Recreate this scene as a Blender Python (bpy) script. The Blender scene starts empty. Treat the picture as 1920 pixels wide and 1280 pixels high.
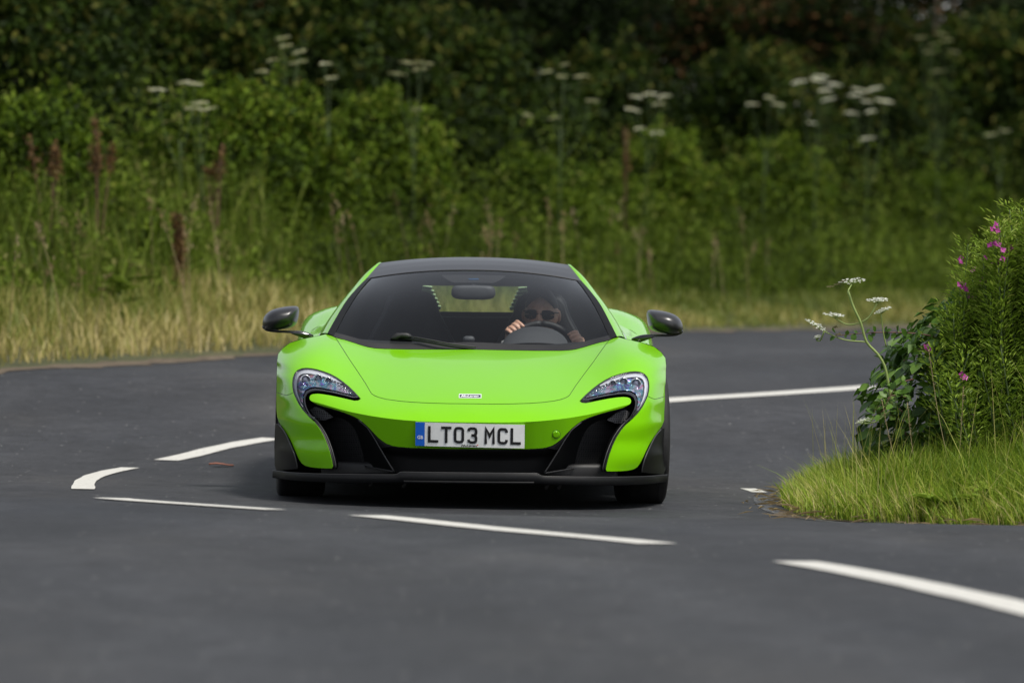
import bpy, bmesh, math, random
import numpy as np
from mathutils import Vector, Matrix
from mathutils.geometry import delaunay_2d_cdt

scene = bpy.context.scene
COL = scene.collection
R = math.radians
rng = np.random.default_rng(11)
random.seed(5)

# ------------------------------------------------------------------ camera
cam_data = bpy.data.cameras.new('camera')
cam = bpy.data.objects.new('camera', cam_data)
COL.objects.link(cam)
cam.location = (0.0, 0.0, 1.25)
cam.rotation_euler = (R(90) - math.atan(181 / 10800), 0, 0)
cam_data.sensor_width = 36.0
cam_data.lens = 202.5
cam_data.clip_start = 0.1
cam_data.clip_end = 3000
cam_data.dof.use_dof = True
cam_data.dof.focus_distance = 27.9
cam_data.dof.aperture_fstop = 2.9
scene.camera = cam

# ------------------------------------------------------------------ sky + sun
SUN_EL, SUN_AZ = R(60), R(128)          # azimuth from +Y (view direction) towards +X
world = bpy.data.worlds.new('World')
scene.world = world
world.use_nodes = True
wn, wl = world.node_tree.nodes, world.node_tree.links
wn.clear()
w_out = wn.new('ShaderNodeOutputWorld')
w_bg = wn.new('ShaderNodeBackground')
w_sky = wn.new('ShaderNodeTexSky')
w_sky.sky_type = 'NISHITA'
w_sky.sun_disc = False
w_sky.sun_elevation = SUN_EL
w_sky.sun_rotation = SUN_AZ
w_sky.air_density = 1.0
w_sky.dust_density = 1.2
w_hsv = wn.new('ShaderNodeHueSaturation')      # a veiled, greyish summer sky
w_hsv.inputs['Saturation'].default_value = 0.30
wl.new(w_sky.outputs[0], w_hsv.inputs['Color'])
wl.new(w_hsv.outputs[0], w_bg.inputs[0])
w_bg.inputs[1].default_value = 0.118
wl.new(w_bg.outputs[0], w_out.inputs[0])

sun_data = bpy.data.lights.new('sun', 'SUN')
sun_data.energy = 3.0
sun_data.angle = R(12)
sun_data.color = (1.0, 0.95, 0.87)
sun = bpy.data.objects.new('sun', sun_data)
COL.objects.link(sun)
sd = Vector((math.sin(SUN_AZ) * math.cos(SUN_EL), math.cos(SUN_AZ) * math.cos(SUN_EL), math.sin(SUN_EL)))
sun.rotation_euler = sd.to_track_quat('Z', 'Y').to_euler()
sun.location = (20, 10, 40)

vs = scene.view_settings
vs.view_transform = 'Standard'
vs.look = 'None'
vs.exposure = 0.42
vs.gamma = 1.0
vs.use_curve_mapping = False
scene.render.engine = 'CYCLES'
scene.cycles.use_denoising = True
scene.cycles.max_bounces = 8
scene.cycles.transparent_max_bounces = 16
scene.cycles.caustics_reflective = False
scene.cycles.caustics_refractive = False

# ------------------------------------------------------------------ helpers
def tag(o, label=None, cat=None, group=None, kind=None):
    if label: o['label'] = label
    if cat: o['category'] = cat
    if group: o['group'] = group
    if kind: o['kind'] = kind
    return o

def empty(name, loc=(0, 0, 0), rot=(0, 0, 0), parent=None):
    o = bpy.data.objects.new(name, None)
    o.empty_display_size = 0.1
    COL.objects.link(o)
    o.location = loc
    o.rotation_euler = rot
    if parent: o.parent = parent
    return o

def add_obj(name, me, mat=None, parent=None, kind=None):
    o = bpy.data.objects.new(name, me)
    COL.objects.link(o)
    if mat is not None and not me.materials:
        for m in (mat if isinstance(mat, (list, tuple)) else [mat]):
            me.materials.append(m)
    if parent: o.parent = parent
    if kind: o['kind'] = kind
    return o

def py_mesh(name, V, Fc, smooth=True):
    me = bpy.data.meshes.new(name)
    me.from_pydata([tuple(map(float, v)) for v in V], [], [tuple(int(i) for i in f) for f in Fc])
    me.polygons.foreach_set('use_smooth', [smooth] * len(me.polygons))
    me.update()
    return me

def np_mesh(name, V, Fq, smooth=True, tint=None):
    """V (n,3); Fq list of int arrays (m,k). tint: per-vertex float attribute."""
    me = bpy.data.meshes.new(name)
    V = np.ascontiguousarray(V, dtype=np.float32)
    if not isinstance(Fq, list): Fq = [Fq]
    Fq = [np.asarray(f, dtype=np.int32) for f in Fq]
    loops = np.concatenate([f.ravel() for f in Fq])
    sizes = np.concatenate([np.full(len(f), f.shape[1], dtype=np.int32) for f in Fq])
    starts = np.concatenate([[0], np.cumsum(sizes)[:-1]]).astype(np.int32)
    me.vertices.add(len(V)); me.vertices.foreach_set('co', V.ravel())
    me.loops.add(len(loops)); me.loops.foreach_set('vertex_index', loops)
    me.polygons.add(len(sizes)); me.polygons.foreach_set('loop_start', starts)
    me.polygons.foreach_set('use_smooth', np.full(len(sizes), smooth, dtype=bool))
    if tint is not None:
        a = me.attributes.new('tint', 'FLOAT', 'POINT')
        a.data.foreach_set('value', np.ascontiguousarray(tint, dtype=np.float32))
    me.update(calc_edges=True)
    me.validate()
    return me

def grid_faces(nr, nc, wrap=False):
    i = np.arange(nr - 1)[:, None]; j = np.arange(nc if wrap else nc - 1)[None, :]
    j2 = (j + 1) % nc
    return np.stack([i * nc + j, i * nc + j2, (i + 1) * nc + j2, (i + 1) * nc + j], -1).reshape(-1, 4)

def loft(name, rows, mat, parent=None, smooth=True, closed=False, caps=False, flip=False, kind=None):
    rows = np.asarray(rows, dtype=float)
    nr, nc = rows.shape[:2]
    Fc = [list(f) for f in grid_faces(nr, nc, closed)]
    if caps:
        Fc.append(list(range(nc))[::-1]); Fc.append([(nr - 1) * nc + k for k in range(nc)])
    if flip: Fc = [f[::-1] for f in Fc]
    return add_obj(name, py_mesh(name, rows.reshape(-1, 3), Fc, smooth), mat, parent, kind)

def unit(a): return a / np.maximum(np.linalg.norm(a, axis=-1, keepdims=True), 1e-9)

def tube_geo(P, rad, n=8, cap=True):
    P = np.asarray(P, dtype=float); m = len(P)
    rad = np.broadcast_to(np.asarray(rad, dtype=float), (m,))
    T = unit(np.gradient(P, axis=0))
    ref = np.array([0, 0, 1.0]) if abs(T[0][2]) < .9 else np.array([1.0, 0, 0])
    V = []
    N = unit(np.cross(T[0], ref))
    for i in range(m):
        N = unit(N - T[i] * np.dot(N, T[i])); B = np.cross(T[i], N)
        for k in range(n):
            a = 2 * math.pi * k / n
            V.append(P[i] + rad[i] * (math.cos(a) * N + math.sin(a) * B))
    Fc = [list(f) for f in grid_faces(m, n, True)]
    if cap:
        Fc.append(list(range(n))[::-1]); Fc.append([(m - 1) * n + k for k in range(n)])
    return V, Fc

def merge(geos):
    V, Fc = [], []
    for v, f in geos:
        b = len(V); V += [tuple(p) for p in v]; Fc += [[i + b for i in q] for q in f]
    return V, Fc

def tube(name, P, rad, mat, parent=None, n=8):
    v, f = tube_geo(P, rad, n)
    return add_obj(name, py_mesh(name, v, f), mat, parent)

def box_geo(c, s, rot=None):
    V = []
    for dx in (-1, 1):
        for dy in (-1, 1):
            for dz in (-1, 1):
                v = Vector((dx * s[0] / 2, dy * s[1] / 2, dz * s[2] / 2))
                if rot is not None: v = rot @ v
                V.append(tuple(v + Vector(c)))
    return V, [[0, 1, 3, 2], [4, 6, 7, 5], [0, 4, 5, 1], [2, 3, 7, 6], [0, 2, 6, 4], [1, 5, 7, 3]]

def bevel_box(name, c, s, mat, parent=None, w=0.01, rot=None, seg=2):
    bm = bmesh.new()
    v, f = box_geo((0, 0, 0), s)
    vs_ = [bm.verts.new(p) for p in v]
    for q in f: bm.faces.new([vs_[i] for i in q])
    bmesh.ops.recalc_face_normals(bm, faces=bm.faces)
    bmesh.ops.bevel(bm, geom=list(bm.edges), offset=w, segments=seg, affect='EDGES', profile=.5)
    M = Matrix.Translation(c) @ (rot.to_4x4() if rot is not None else Matrix.Identity(4))
    bmesh.ops.transform(bm, matrix=M, verts=bm.verts)
    me = bpy.data.meshes.new(name); bm.to_mesh(me); bm.free()
    me.polygons.foreach_set('use_smooth', [True] * len(me.polygons))
    return add_obj(name, me, mat, parent)

def resample(P, n, closed=False):
    P = np.asarray(P, dtype=float)
    if closed: P = np.vstack([P, P[:1]])
    s = np.concatenate([[0], np.cumsum(np.linalg.norm(np.diff(P, axis=0), axis=1))])
    t = np.linspace(0, s[-1], n + 1)[:-1] if closed else np.linspace(0, s[-1], n)
    return np.stack([np.interp(t, s, P[:, k]) for k in range(P.shape[1])], 1)

def smooth_line(P, n=None, closed=False):
    """Centripetal-ish Catmull-Rom through P."""
    P = np.asarray(P, dtype=float); m = len(P); out = []
    seg = m if closed else m - 1
    k = 8
    for i in range(seg):
        p1, p2 = P[i], P[(i + 1) % m]
        p0 = P[i - 1] if (closed or i > 0) else 2 * p1 - p2
        p3 = P[(i + 2) % m] if (closed or i + 2 < m) else 2 * p2 - p1
        l1, l0, l2 = np.linalg.norm(p2 - p1), np.linalg.norm(p1 - p0), np.linalg.norm(p3 - p2)
        m1 = (p2 - p0) / max(l0 + l1, 1e-9) * l1
        m2 = (p3 - p1) / max(l1 + l2, 1e-9) * l1
        for j in range(k):
            t = j / k
            out.append((2*t**3-3*t*t+1)*p1 + (t**3-2*t*t+t)*m1 + (-2*t**3+3*t*t)*p2 + (t**3-t*t)*m2)
    if not closed: out.append(P[-1])
    out = np.array(out)
    return resample(out, n, closed) if n else out

def inside(poly, pts):
    poly = np.asarray(poly); x, y = pts[:, 0], pts[:, 1]
    res = np.zeros(len(pts), bool)
    j = len(poly) - 1
    for i in range(len(poly)):
        xi, yi = poly[i]; xj, yj = poly[j]
        c = ((yi > y) != (yj > y)) & (x < (xj - xi) * (y - yi) / (yj - yi + 1e-12) + xi)
        res ^= c; j = i
    return res

def poly_dist(P, pts, closed=False):
    P = np.asarray(P, dtype=float)
    if closed: P = np.vstack([P, P[:1]])
    d = np.full(len(pts), 1e9)
    for a, b in zip(P[:-1], P[1:]):
        ab = b - a; L = max(float(ab @ ab), 1e-12)
        t = np.clip(((pts - a) @ ab) / L, 0, 1)
        d = np.minimum(d, np.linalg.norm(pts - (a + t[:, None] * ab), axis=1))
    return d

def fill2d(poly, step, margin=0.55, extra=None):
    """triangulate the inside of a 2-D polygon with a regular grid of inner points."""
    poly = np.asarray(poly, dtype=float)
    lo, hi = poly.min(0), poly.max(0)
    sx, sy = (step, step) if np.isscalar(step) else step
    gx, gy = np.arange(lo[0] + sx * .37, hi[0], sx), np.arange(lo[1] + sy * .41, hi[1], sy)
    G = np.stack(np.meshgrid(gx, gy), -1).reshape(-1, 2)
    G = G[inside(poly, G)]
    if len(G): G = G[poly_dist(poly, G, True) > margin * min(sx, sy)]
    pts = np.vstack([poly, G]) if len(G) else poly
    vc = [Vector((float(p[0]), float(p[1]))) for p in pts]
    n = len(poly)
    v, e, f, *_ = delaunay_2d_cdt(vc, [], [list(range(n))], 1, 1e-7)
    return np.array([[p.x, p.y] for p in v]), [list(t) for t in f]

def leaf_geo(pos, dirn, nrm, length, width, tint, fold=0.25):
    """kite shaped leaves folded along the midrib: 4 verts, 2 tris each"""
    pos = np.asarray(pos); d = unit(dirn); s = unit(np.cross(d, nrm)); n = np.cross(s, d)
    L, W = np.asarray(length)[:, None], np.asarray(width)[:, None]
    base = pos
    tip = pos + d * L - n * L * .12
    l = pos + d * L * .45 + s * W * .5 + n * W * fold
    r = pos + d * L * .45 - s * W * .5 + n * W * fold
    V = np.stack([base, l, tip, r], 1).reshape(-1, 3)
    i = np.arange(len(pos))[:, None] * 4
    Fq = np.concatenate([i + [0, 1, 2], i + [0, 2, 3]]).reshape(-1, 3)
    return V, Fq, np.repeat(tint, 4)

def blade_geo(pos, h, w, lean, azim, tint, curve=1.6):
    """tapering bent grass blades: 7 verts, 2 quads + 1 tri"""
    n = len(pos)
    dx = np.stack([np.cos(azim), np.sin(azim), np.zeros(n)], 1)
    sx = np.stack([-np.sin(azim), np.cos(azim), np.zeros(n)], 1)
    tw = rng.uniform(-1, 1, n)[:, None]
    sx = unit(sx + dx * tw)
    V = []
    for t, ww in ((0, 1), (.4, .85), (.75, .5), (1, 0)):
        c = pos + np.array([0, 0, 1.0]) * (h * t * (1 - .18 * lean * t))[:, None] + dx * (h * lean * t ** curve)[:, None]
        if ww > 0:
            V += [c - sx * (w * ww * .5)[:, None], c + sx * (w * ww * .5)[:, None]]
        else: V.append(c)
    V = np.stack(V, 1).reshape(-1, 3)
    i = np.arange(n)[:, None] * 7
    q = np.concatenate([i + [0, 1, 3, 2], i + [2, 3, 5, 4]]); t3 = i + [4, 5, 6]
    return V, [q, t3], np.repeat(tint, 7)

def cat_geo(gs):
    Vs, Fs, Ts, b = [], {}, [], 0
    for V, Fq, T in gs:
        for f in (Fq if isinstance(Fq, list) else [Fq]):
            f = np.asarray(f); Fs.setdefault(f.shape[1], []).append(f + b)
        Vs.append(V); Ts.append(T); b += len(V)
    return np.concatenate(Vs), [np.concatenate(v) for v in Fs.values()], np.concatenate(Ts)

# ------------------------------------------------------------------ materials
def mat_new(name):
    m = bpy.data.materials.new(name); m.use_nodes = True
    nt = m.node_tree
    return m, nt, nt.nodes['Principled BSDF']

def ramp(nt, fac, stops, interp='LINEAR'):
    r = nt.nodes.new('ShaderNodeValToRGB'); r.color_ramp.interpolation = interp
    el = r.color_ramp.elements
    while len(el) < len(stops): el.new(.5)
    for e, (p, c) in zip(el, stops):
        e.position = p; e.color = (*c, 1) if len(c) == 3 else c
    nt.links.new(fac, r.inputs[0])
    return r.outputs[0]

def noise(nt, scale, detail=4, rough=.55, coord='Object', dist=0, stretch=None):
    tc = nt.nodes.new('ShaderNodeTexCoord'); n = nt.nodes.new('ShaderNodeTexNoise')
    n.inputs['Scale'].default_value = scale; n.inputs['Detail'].default_value = detail
    n.inputs['Roughness'].default_value = rough; n.inputs['Distortion'].default_value = dist
    if stretch:
        mp = nt.nodes.new('ShaderNodeMapping'); mp.inputs['Scale'].default_value = stretch
        nt.links.new(tc.outputs[coord], mp.inputs[0]); nt.links.new(mp.outputs[0], n.inputs['Vector'])
    else: nt.links.new(tc.outputs[coord], n.inputs['Vector'])
    return n.outputs['Fac']

def bump(nt, bsdf, h, strength=.3, dist=.01):
    b = nt.nodes.new('ShaderNodeBump'); b.inputs['Strength'].default_value = strength; b.inputs['Distance'].default_value = dist
    nt.links.new(h, b.inputs['Height']); nt.links.new(b.outputs[0], bsdf.inputs['Normal'])

def simple(name, col, rough=.5, metal=0., coat=0., spec=.5, vary=0., scale=20, bmp=0., coat_rough=.03):
    m, nt, b = mat_new(name)
    b.inputs['Base Color'].default_value = (*col, 1); b.inputs['Roughness'].default_value = rough
    b.inputs['Metallic'].default_value = metal; b.inputs['Coat Weight'].default_value = coat
    b.inputs['Coat Roughness'].default_value = coat_rough; b.inputs['Specular IOR Level'].default_value = spec
    if vary:
        c = ramp(nt, noise(nt, scale), [(.3, tuple(x * (1 - vary) for x in col)), (.7, tuple(min(1, x * (1 + vary)) for x in col))])
        nt.links.new(c, b.inputs['Base Color'])
    if bmp: bump(nt, b, noise(nt, scale * 6), bmp, .003)
    return m

def leaf_mat(name, stops, rough=.5, trans=.25, spec=.3):
    """leaf colour from the per-leaf 'tint' attribute; a little light passes through"""
    m, nt, b = mat_new(name)
    at = nt.nodes.new('ShaderNodeAttribute'); at.attribute_name = 'tint'
    c = ramp(nt, at.outputs['Fac'], stops)
    nt.links.new(c, b.inputs['Base Color']); b.inputs['Roughness'].default_value = rough
    b.inputs['Specular IOR Level'].default_value = spec
    tr = nt.nodes.new('ShaderNodeBsdfTranslucent'); nt.links.new(c, tr.inputs[0])
    mx = nt.nodes.new('ShaderNodeMixShader'); mx.inputs[0].default_value = trans
    out = nt.nodes['Material Output']
    nt.links.new(b.outputs[0], mx.inputs[1]); nt.links.new(tr.outputs[0], mx.inputs[2]); nt.links.new(mx.outputs[0], out.inputs[0])
    return m

# ------------------------------------------------------------------ terrain heights
_gd = np.array([-60, 0, 10, 14, 17.5, 20.3, 21.4, 23, 24.2, 25, 25.6, 26.2, 27, 28.2, 30, 31.2, 33.5, 34.6, 35.6, 36.6, 38, 39.3, 41, 43, 47, 50, 53, 58, 70, 120, 400])
_gz = np.array([.1, .15, .15, .155, .16, .15, .141, .128, .112, .07, .03, .005, -.008, 0, .006, .014, .09, .16, .24, .31, .35, .39, .45, .52, .61, .625, .655, .70, .8, 1.2, 2.5])
_tt = np.arange(-60, 401, .1)
_tz = np.interp(_tt, _gd, _gz)
_kk = np.exp(-.5 * (np.arange(-8, 9) / 3.2) ** 2); _kk /= _kk.sum()
_tz = np.convolve(np.pad(_tz, 8, mode='edge'), _kk, 'valid')
_tk = np.interp(_tt, [-60, 10, 24, 32, 36.6, 60, 90, 400], [-.005, -.012, -.02, -.022, -.048, -.048, -.01, 0])
def road_z(x, y):
    x = np.asarray(x, float); y = np.asarray(y, float)
    s = np.clip((-x - .5) / 1.3, 0, 1); s = s * s * (3 - 2 * s)          # the rise in the road runs slightly askew
    yy = y - 1.0 * s * np.exp(-.5 * ((y - 24.4) / 1.5) ** 2)
    return np.interp(yy, _tt, _tz) + np.interp(y, _tt, _tk) * 7 * np.tanh(x / 7)

EDGE_OUT = smooth_line([(40, 96), (24, 81), (14, 71), (8, 62.5), (3.73, 53), (2.5, 50), (1.41, 47), (-.2, 43.3), (-1.63, 40), (-3.2, 36.6), (-4.6, 33), (-5.6, 29),
                        (-5.7, 25), (-4.9, 20), (-3.7, 15), (-3.0, 8), (-2.8, 0), (-3, -14)], 320)
EDGE_IN = smooth_line([(46, 91), (30, 76.5), (19, 65), (12, 55), (7.5, 44), (4.6, 37.3), (3.0, 33.8), (2.05, 31.5), (1.52, 29.8), (1.33, 28.4), (1.34, 27.4), (1.5, 26.6), (2.1, 25.9),
                       (3.0, 24.6), (4.2, 21.5), (4.9, 17), (5.4, 10), (5.6, 0), (5.6, -14)], 320)
ROAD_POLY = np.vstack([EDGE_OUT, EDGE_IN[::-1]])

def side_rise(P):
    """height of the soil above the road plane at plan points P, and the distance outside the road"""
    ins = inside(ROAD_POLY, P)
    d = poly_dist(ROAD_POLY, P, True) * np.where(ins, -1, 1)
    s = np.clip(d / 1.6, 0, 1); s = s * s * (3 - 2 * s)
    island = (P[:, 0] > .9) & (P[:, 1] < 60) & (P[:, 1] > -14) & (~ins)
    isl = island & (poly_dist(EDGE_IN, P) < poly_dist(EDGE_OUT, P))
    h = np.where(d < 0, np.maximum(d * .5, -.06), .02 + s * np.where(isl, .26, .10))
    h += np.where(~isl & (d > 2.5), (np.minimum(d, 9) - 2.5) * .05, 0)
    return h, d

def soil_z(x, y):
    P = np.stack([np.asarray(x, float), np.asarray(y, float)], 1)
    h, d = side_rise(P)
    return road_z(x, y) + h

# ------------------------------------------------------------------ ground materials
def asphalt(name, worn=None):
    m, nt, b = mat_new(name)
    big = noise(nt, .55, 5, .6, stretch=(1, .35, 1))
    mid = noise(nt, 7, 4, .7)
    fine = noise(nt, 120, 3, .8)
    base = ramp(nt, big, [(.3, (.019, .021, .025)), (.55, (.032, .033, .036)), (.75, (.052, .050, .048))])
    def mul(a, fac_out, lo, hi):
        mx = nt.nodes.new('ShaderNodeMix'); mx.data_type = 'RGBA'; mx.blend_type = 'MULTIPLY'; mx.inputs[0].default_value = 1
        nt.links.new(a, mx.inputs[6]); nt.links.new(ramp(nt, fac_out, [(.25, (lo,) * 3), (.75, (hi,) * 3)]), mx.inputs[7])
        return mx.outputs[2]
    at = nt.nodes.new('ShaderNodeAttribute'); at.attribute_name = 'from_centre'     # wheel tracks polished by traffic
    tr = ramp(nt, at.outputs['Fac'], [(.0, (.92,) * 3), (.10, (.95,) * 3), (.19, (1.16,) * 3), (.28, (.97,) * 3), (.36, (.84,) * 3), (.44, (.97,) * 3), (.52, (1.16,) * 3), (.62, (.98,) * 3), (.8, (.9,) * 3)])
    mt = nt.nodes.new('ShaderNodeMix'); mt.data_type = 'RGBA'; mt.blend_type = 'MULTIPLY'; mt.inputs[0].default_value = 1
    nt.links.new(base, mt.inputs[6]); nt.links.new(tr, mt.inputs[7])
    c = mul(mt.outputs[2], mid, .66, 1.34)
    c = mul(c, noise(nt, 3.4, 5, .75, dist=1.5), .74, 1.2)
    c = mul(c, noise(nt, 1.7, 3, .5, stretch=(1, .5, 1), dist=.6), .8, 1.15)
    c = mul(c, noise(nt, 24, 3, .8), .68, 1.36)
    c = mul(c, fine, .55, 1.5)
    # pale chippings
    tc = nt.nodes.new('ShaderNodeTexCoord'); vo = nt.nodes.new('ShaderNodeTexVoronoi'); vo.inputs['Scale'].default_value = 15
    nt.links.new(tc.outputs['Object'], vo.inputs['Vector'])
    near = ramp(nt, vo.outputs['Distance'], [(.09, (1, 1, 1)), (.14, (0, 0, 0))])
    sep = nt.nodes.new('ShaderNodeSeparateColor'); nt.links.new(vo.outputs['Color'], sep.inputs[0])
    rare = ramp(nt, sep.outputs[0], [(.80, (0, 0, 0)), (.86, (1, 1, 1))])
    mm = nt.nodes.new('ShaderNodeMath'); mm.operation = 'MULTIPLY'; nt.links.new(near, mm.inputs[0]); nt.links.new(rare, mm.inputs[1])
    chip = mm.outputs[0]
    mx = nt.nodes.new('ShaderNodeMix'); mx.data_type = 'RGBA'
    nt.links.new(chip, mx.inputs[0]); nt.links.new(c, mx.inputs[6]); mx.inputs[7].default_value = (.30, .30, .29, 1)
    nt.links.new(mx.outputs[2], b.inputs['Base Color'])
    b.inputs['Roughness'].default_value = .7; b.inputs['Specular IOR Level'].default_value = .3
    bump(nt, b, fine, .5, .006)
    return m

M_ROAD = asphalt('asphalt')

def white_paint(name, wear):
    m, nt, b = mat_new(name)
    n = noise(nt, 34, 5, .75)
    c = ramp(nt, n, [(wear - .06, (.033, .034, .036)), (wear + .03, (.50, .49, .45)), (.9, (.66, .65, .60))])
    nt.links.new(c, b.inputs['Base Color']); b.inputs['Roughness'].default_value = .6
    bump(nt, b, n, .25, .004)
    return m
M_LINE = white_paint('road_paint', .35)
M_LINE_WORN = white_paint('worn_road_paint', .64)

M_SOIL, _nt, _b = mat_new('dry_soil')
_nt.links.new(ramp(_nt, noise(_nt, 9, 6, .7), [(.3, (.045, .032, .02)), (.5, (.10, .075, .048)), (.72, (.19, .15, .10))]), _b.inputs['Base Color'])
_b.inputs['Roughness'].default_value = .95; bump(_nt, _b, noise(_nt, 40, 5, .7), .8, .02)
M_GROUND, _nt, _b = mat_new('ground')
_nt.links.new(ramp(_nt, noise(_nt, 2.5, 6, .7), [(.3, (.03, .035, .012)), (.55, (.06, .065, .022)), (.75, (.10, .085, .045))]), _b.inputs['Base Color'])
_b.inputs['Roughness'].default_value = .95; bump(_nt, _b, noise(_nt, 30, 5, .7), .8, .03)

# ------------------------------------------------------------------ ground, road, markings
xs = np.concatenate([[-600, -300, -150, -80, -50, -35, -25, -18], np.arange(-13, 13.01, .3), [15, 18, 22, 28, 36, 50, 80, 150, 300, 600]])
ys = np.concatenate([[-600, -300, -150, -80, -40, -25, -15], np.arange(-10, 14, 1.0), np.arange(14, 60.01, .3), np.arange(61, 80, 1.0), [84, 90, 100, 120, 150, 200, 300, 600, 1500]])
gx, gy = np.meshgrid(xs, ys)
gz = soil_z(gx.ravel(), gy.ravel())
ground = add_obj('ground', np_mesh('ground', np.stack([gx.ravel(), gy.ravel(), gz], 1), grid_faces(len(ys), len(xs))), M_GROUND, kind='structure')

near = ROAD_POLY
v2, f2 = fill2d(near, (.5, .3))
rz = road_z(v2[:, 0], v2[:, 1])
road = add_obj('road', py_mesh('road', np.column_stack([v2, rz + .004]), f2), M_ROAD, kind='structure')
CENTRE_PTS = [(16, 60), (9.5, 50), (5.6, 44.2), (3.9, 41.6)]

def strip(name, line, w0, w1, lift, mat, kind='structure', jitter=0., n=None, side=1):
    """ribbon along a plan line between offsets w0 and w1 (to the left of travel), draped over the road"""
    L = resample(line, n) if n else np.asarray(line)
    T = unit(np.gradient(L, axis=0)); N = np.stack([-T[:, 1], T[:, 0]], 1) * side
    rows = []
    for k in range(5):
        t = k / 4
        off = w0 + (w1 - w0) * t
        o = np.full(len(L), off) if np.isscalar(off) else off
        if jitter and k in (0, 4):
            j = np.convolve(rng.normal(0, jitter, len(L) + 4), np.ones(5) / 2.2, 'valid'); o = o + j
        P = L + N * o[:, None]
        rows.append(np.column_stack([P, road_z(P[:, 0], P[:, 1]) + lift]))
    rows = np.array(rows)
    me = py_mesh(name, rows.reshape(-1, 3), grid_faces(5, len(L)))
    me.update()
    if me.polygons[0].normal.z < 0: me.flip_normals()
    return add_obj(name, me, mat, kind=kind)

# soil showing along both edges of the tarmac
strip('road_edge_soil', EDGE_OUT[20:], -.16, .75, .008, M_SOIL, jitter=.09, n=700, side=-1)
strip('road_edge_soil', EDGE_IN[60:], .02, .5, .006, M_SOIL, jitter=.05, n=700, side=1)

CENTRE = smooth_line([(2.48, 39.3), (1.0, 36.6), (-.35, 34.75), (-1.38, 33.3), (-1.87, 31.6), (-2.01, 30.9), (-2.13, 30.1), (-2.16, 29.2), (-2.07, 27.9), (-1.88, 26.2), (-1.70, 24.8), (-1.0, 24.05), (-.67, 23.8), (-.1, 22.6),
                      (.52, 21.5), (.93, 20.4), (1.25, 19.2), (1.56, 17.6), (1.9, 15.2), (2.2, 11)], 900)
_long = np.vstack([smooth_line(CENTRE_PTS), CENTRE[::12], [(2.4, 6), (2.5, -14)]])
_a = road.data.attributes.new('from_centre', 'FLOAT', 'POINT')
_rc = np.empty(len(road.data.vertices) * 3); road.data.vertices.foreach_get('co', _rc)
_a.data.foreach_set('value', (poly_dist(_long, _rc.reshape(-1, 3)[:, :2]) / 5.0).astype(np.float32))
_cs = np.concatenate([[0], np.cumsum(np.linalg.norm(np.diff(CENTRE, axis=0), axis=1))])
def arc(pt): return _cs[np.argmin(np.linalg.norm(CENTRE - np.array(pt), axis=1))]
def dash(p0, p1, w, n=40):
    s0, s1 = arc(p0), arc(p1)
    s = np.linspace(s0, s1, n)
    L = np.stack([np.interp(s, _cs, CENTRE[:, k]) for k in (0, 1)], 1)
    return strip('centre_line', L, -w / 2, w / 2, .009, M_LINE, jitter=.0025)
DASHES = [((2.9, 40.0), (-.2, 34.9), .20), ((-1.38, 33.3), (-1.87, 31.5), .14), ((-2.03, 30.75), (-2.10, 28.3), .11), ((-1.73, 24.95), (-1.0, 24.05), .15),
          ((-.61, 23.68), (.54, 21.45), .165), ((.99, 20.2), (1.7, 16.6), .175)]
for p0, p1, w in DASHES: dash(p0, p1, w)
# pale worn line along the outer edge far away, and what is left of one at the inner edge
strip('edge_line', EDGE_OUT[40:118], .05, .22, .007, M_LINE_WORN, n=200, side=1)
strip('edge_line', np.array([(1.225, 29.9), (1.25, 29.7), (1.27, 29.5)]), -.04, .04, .007, M_LINE)
strip('edge_line', smooth_line([(1.25, 29.0), (1.235, 28.4), (1.25, 27.6), (1.38, 26.9), (1.55, 26.35), (1.8, 26.0)], 60), -.035, .035, .006, M_LINE_WORN)

# a reddish dead leaf on the tarmac
def fallen_leaf(x, y):
    n = 14; t = np.linspace(0, 1, n)
    w = .045 * np.sin(np.pi * t) ** .8 * (1 + .25 * np.sin(t * 22))
    z0 = road_z([x], [y])[0] + .02
    V = []
    for a, ww in zip(t, w):
        zz = .004 * math.sin(a * 5) + .004
        V += [((a - .5) * .14, -ww, zz + .006), ((a - .5) * .14, 0, zz), ((a - .5) * .14, ww, zz + .008)]
    o = add_obj('fallen_leaf', py_mesh('fallen_leaf', V, grid_faces(n, 3)), simple('dead_leaf', (.20, .07, .04), .7, vary=.35, scale=30))
    o.location = (x, y, z0 - .012); o.rotation_euler = (.04, .03, .3)
    tag(o, 'small reddish brown fallen leaf lying on the tarmac left of the green car', 'leaf')
fallen_leaf(-1.57, 31.1)

# ------------------------------------------------------------------ plants beyond the road
GREEN = [(.0, (.012, .020, .003)), (.35, (.042, .078, .006)), (.6, (.086, .142, .010)), (.85, (.155, .225, .017)), (1., (.19, .205, .035))]
M_LEAF = leaf_mat('hedge_leaf', GREEN, .6, .3, .12)
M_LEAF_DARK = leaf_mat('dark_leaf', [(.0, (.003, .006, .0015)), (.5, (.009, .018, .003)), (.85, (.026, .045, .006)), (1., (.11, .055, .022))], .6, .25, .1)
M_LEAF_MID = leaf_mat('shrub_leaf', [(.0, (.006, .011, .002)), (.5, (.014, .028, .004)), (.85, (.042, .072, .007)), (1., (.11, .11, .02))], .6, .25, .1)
M_LEAF_WEED = leaf_mat('weed_leaf', [(.0, (.026, .042, .005)), (.4, (.078, .118, .011)), (.75, (.15, .215, .022)), (1., (.17, .17, .05))], .6, .3, .12)
M_STEM = simple('green_stem', (.05, .08, .02), .7, vary=.3)
M_BARK = simple('bark', (.035, .027, .018), .9, vary=.4, bmp=.4)
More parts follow.
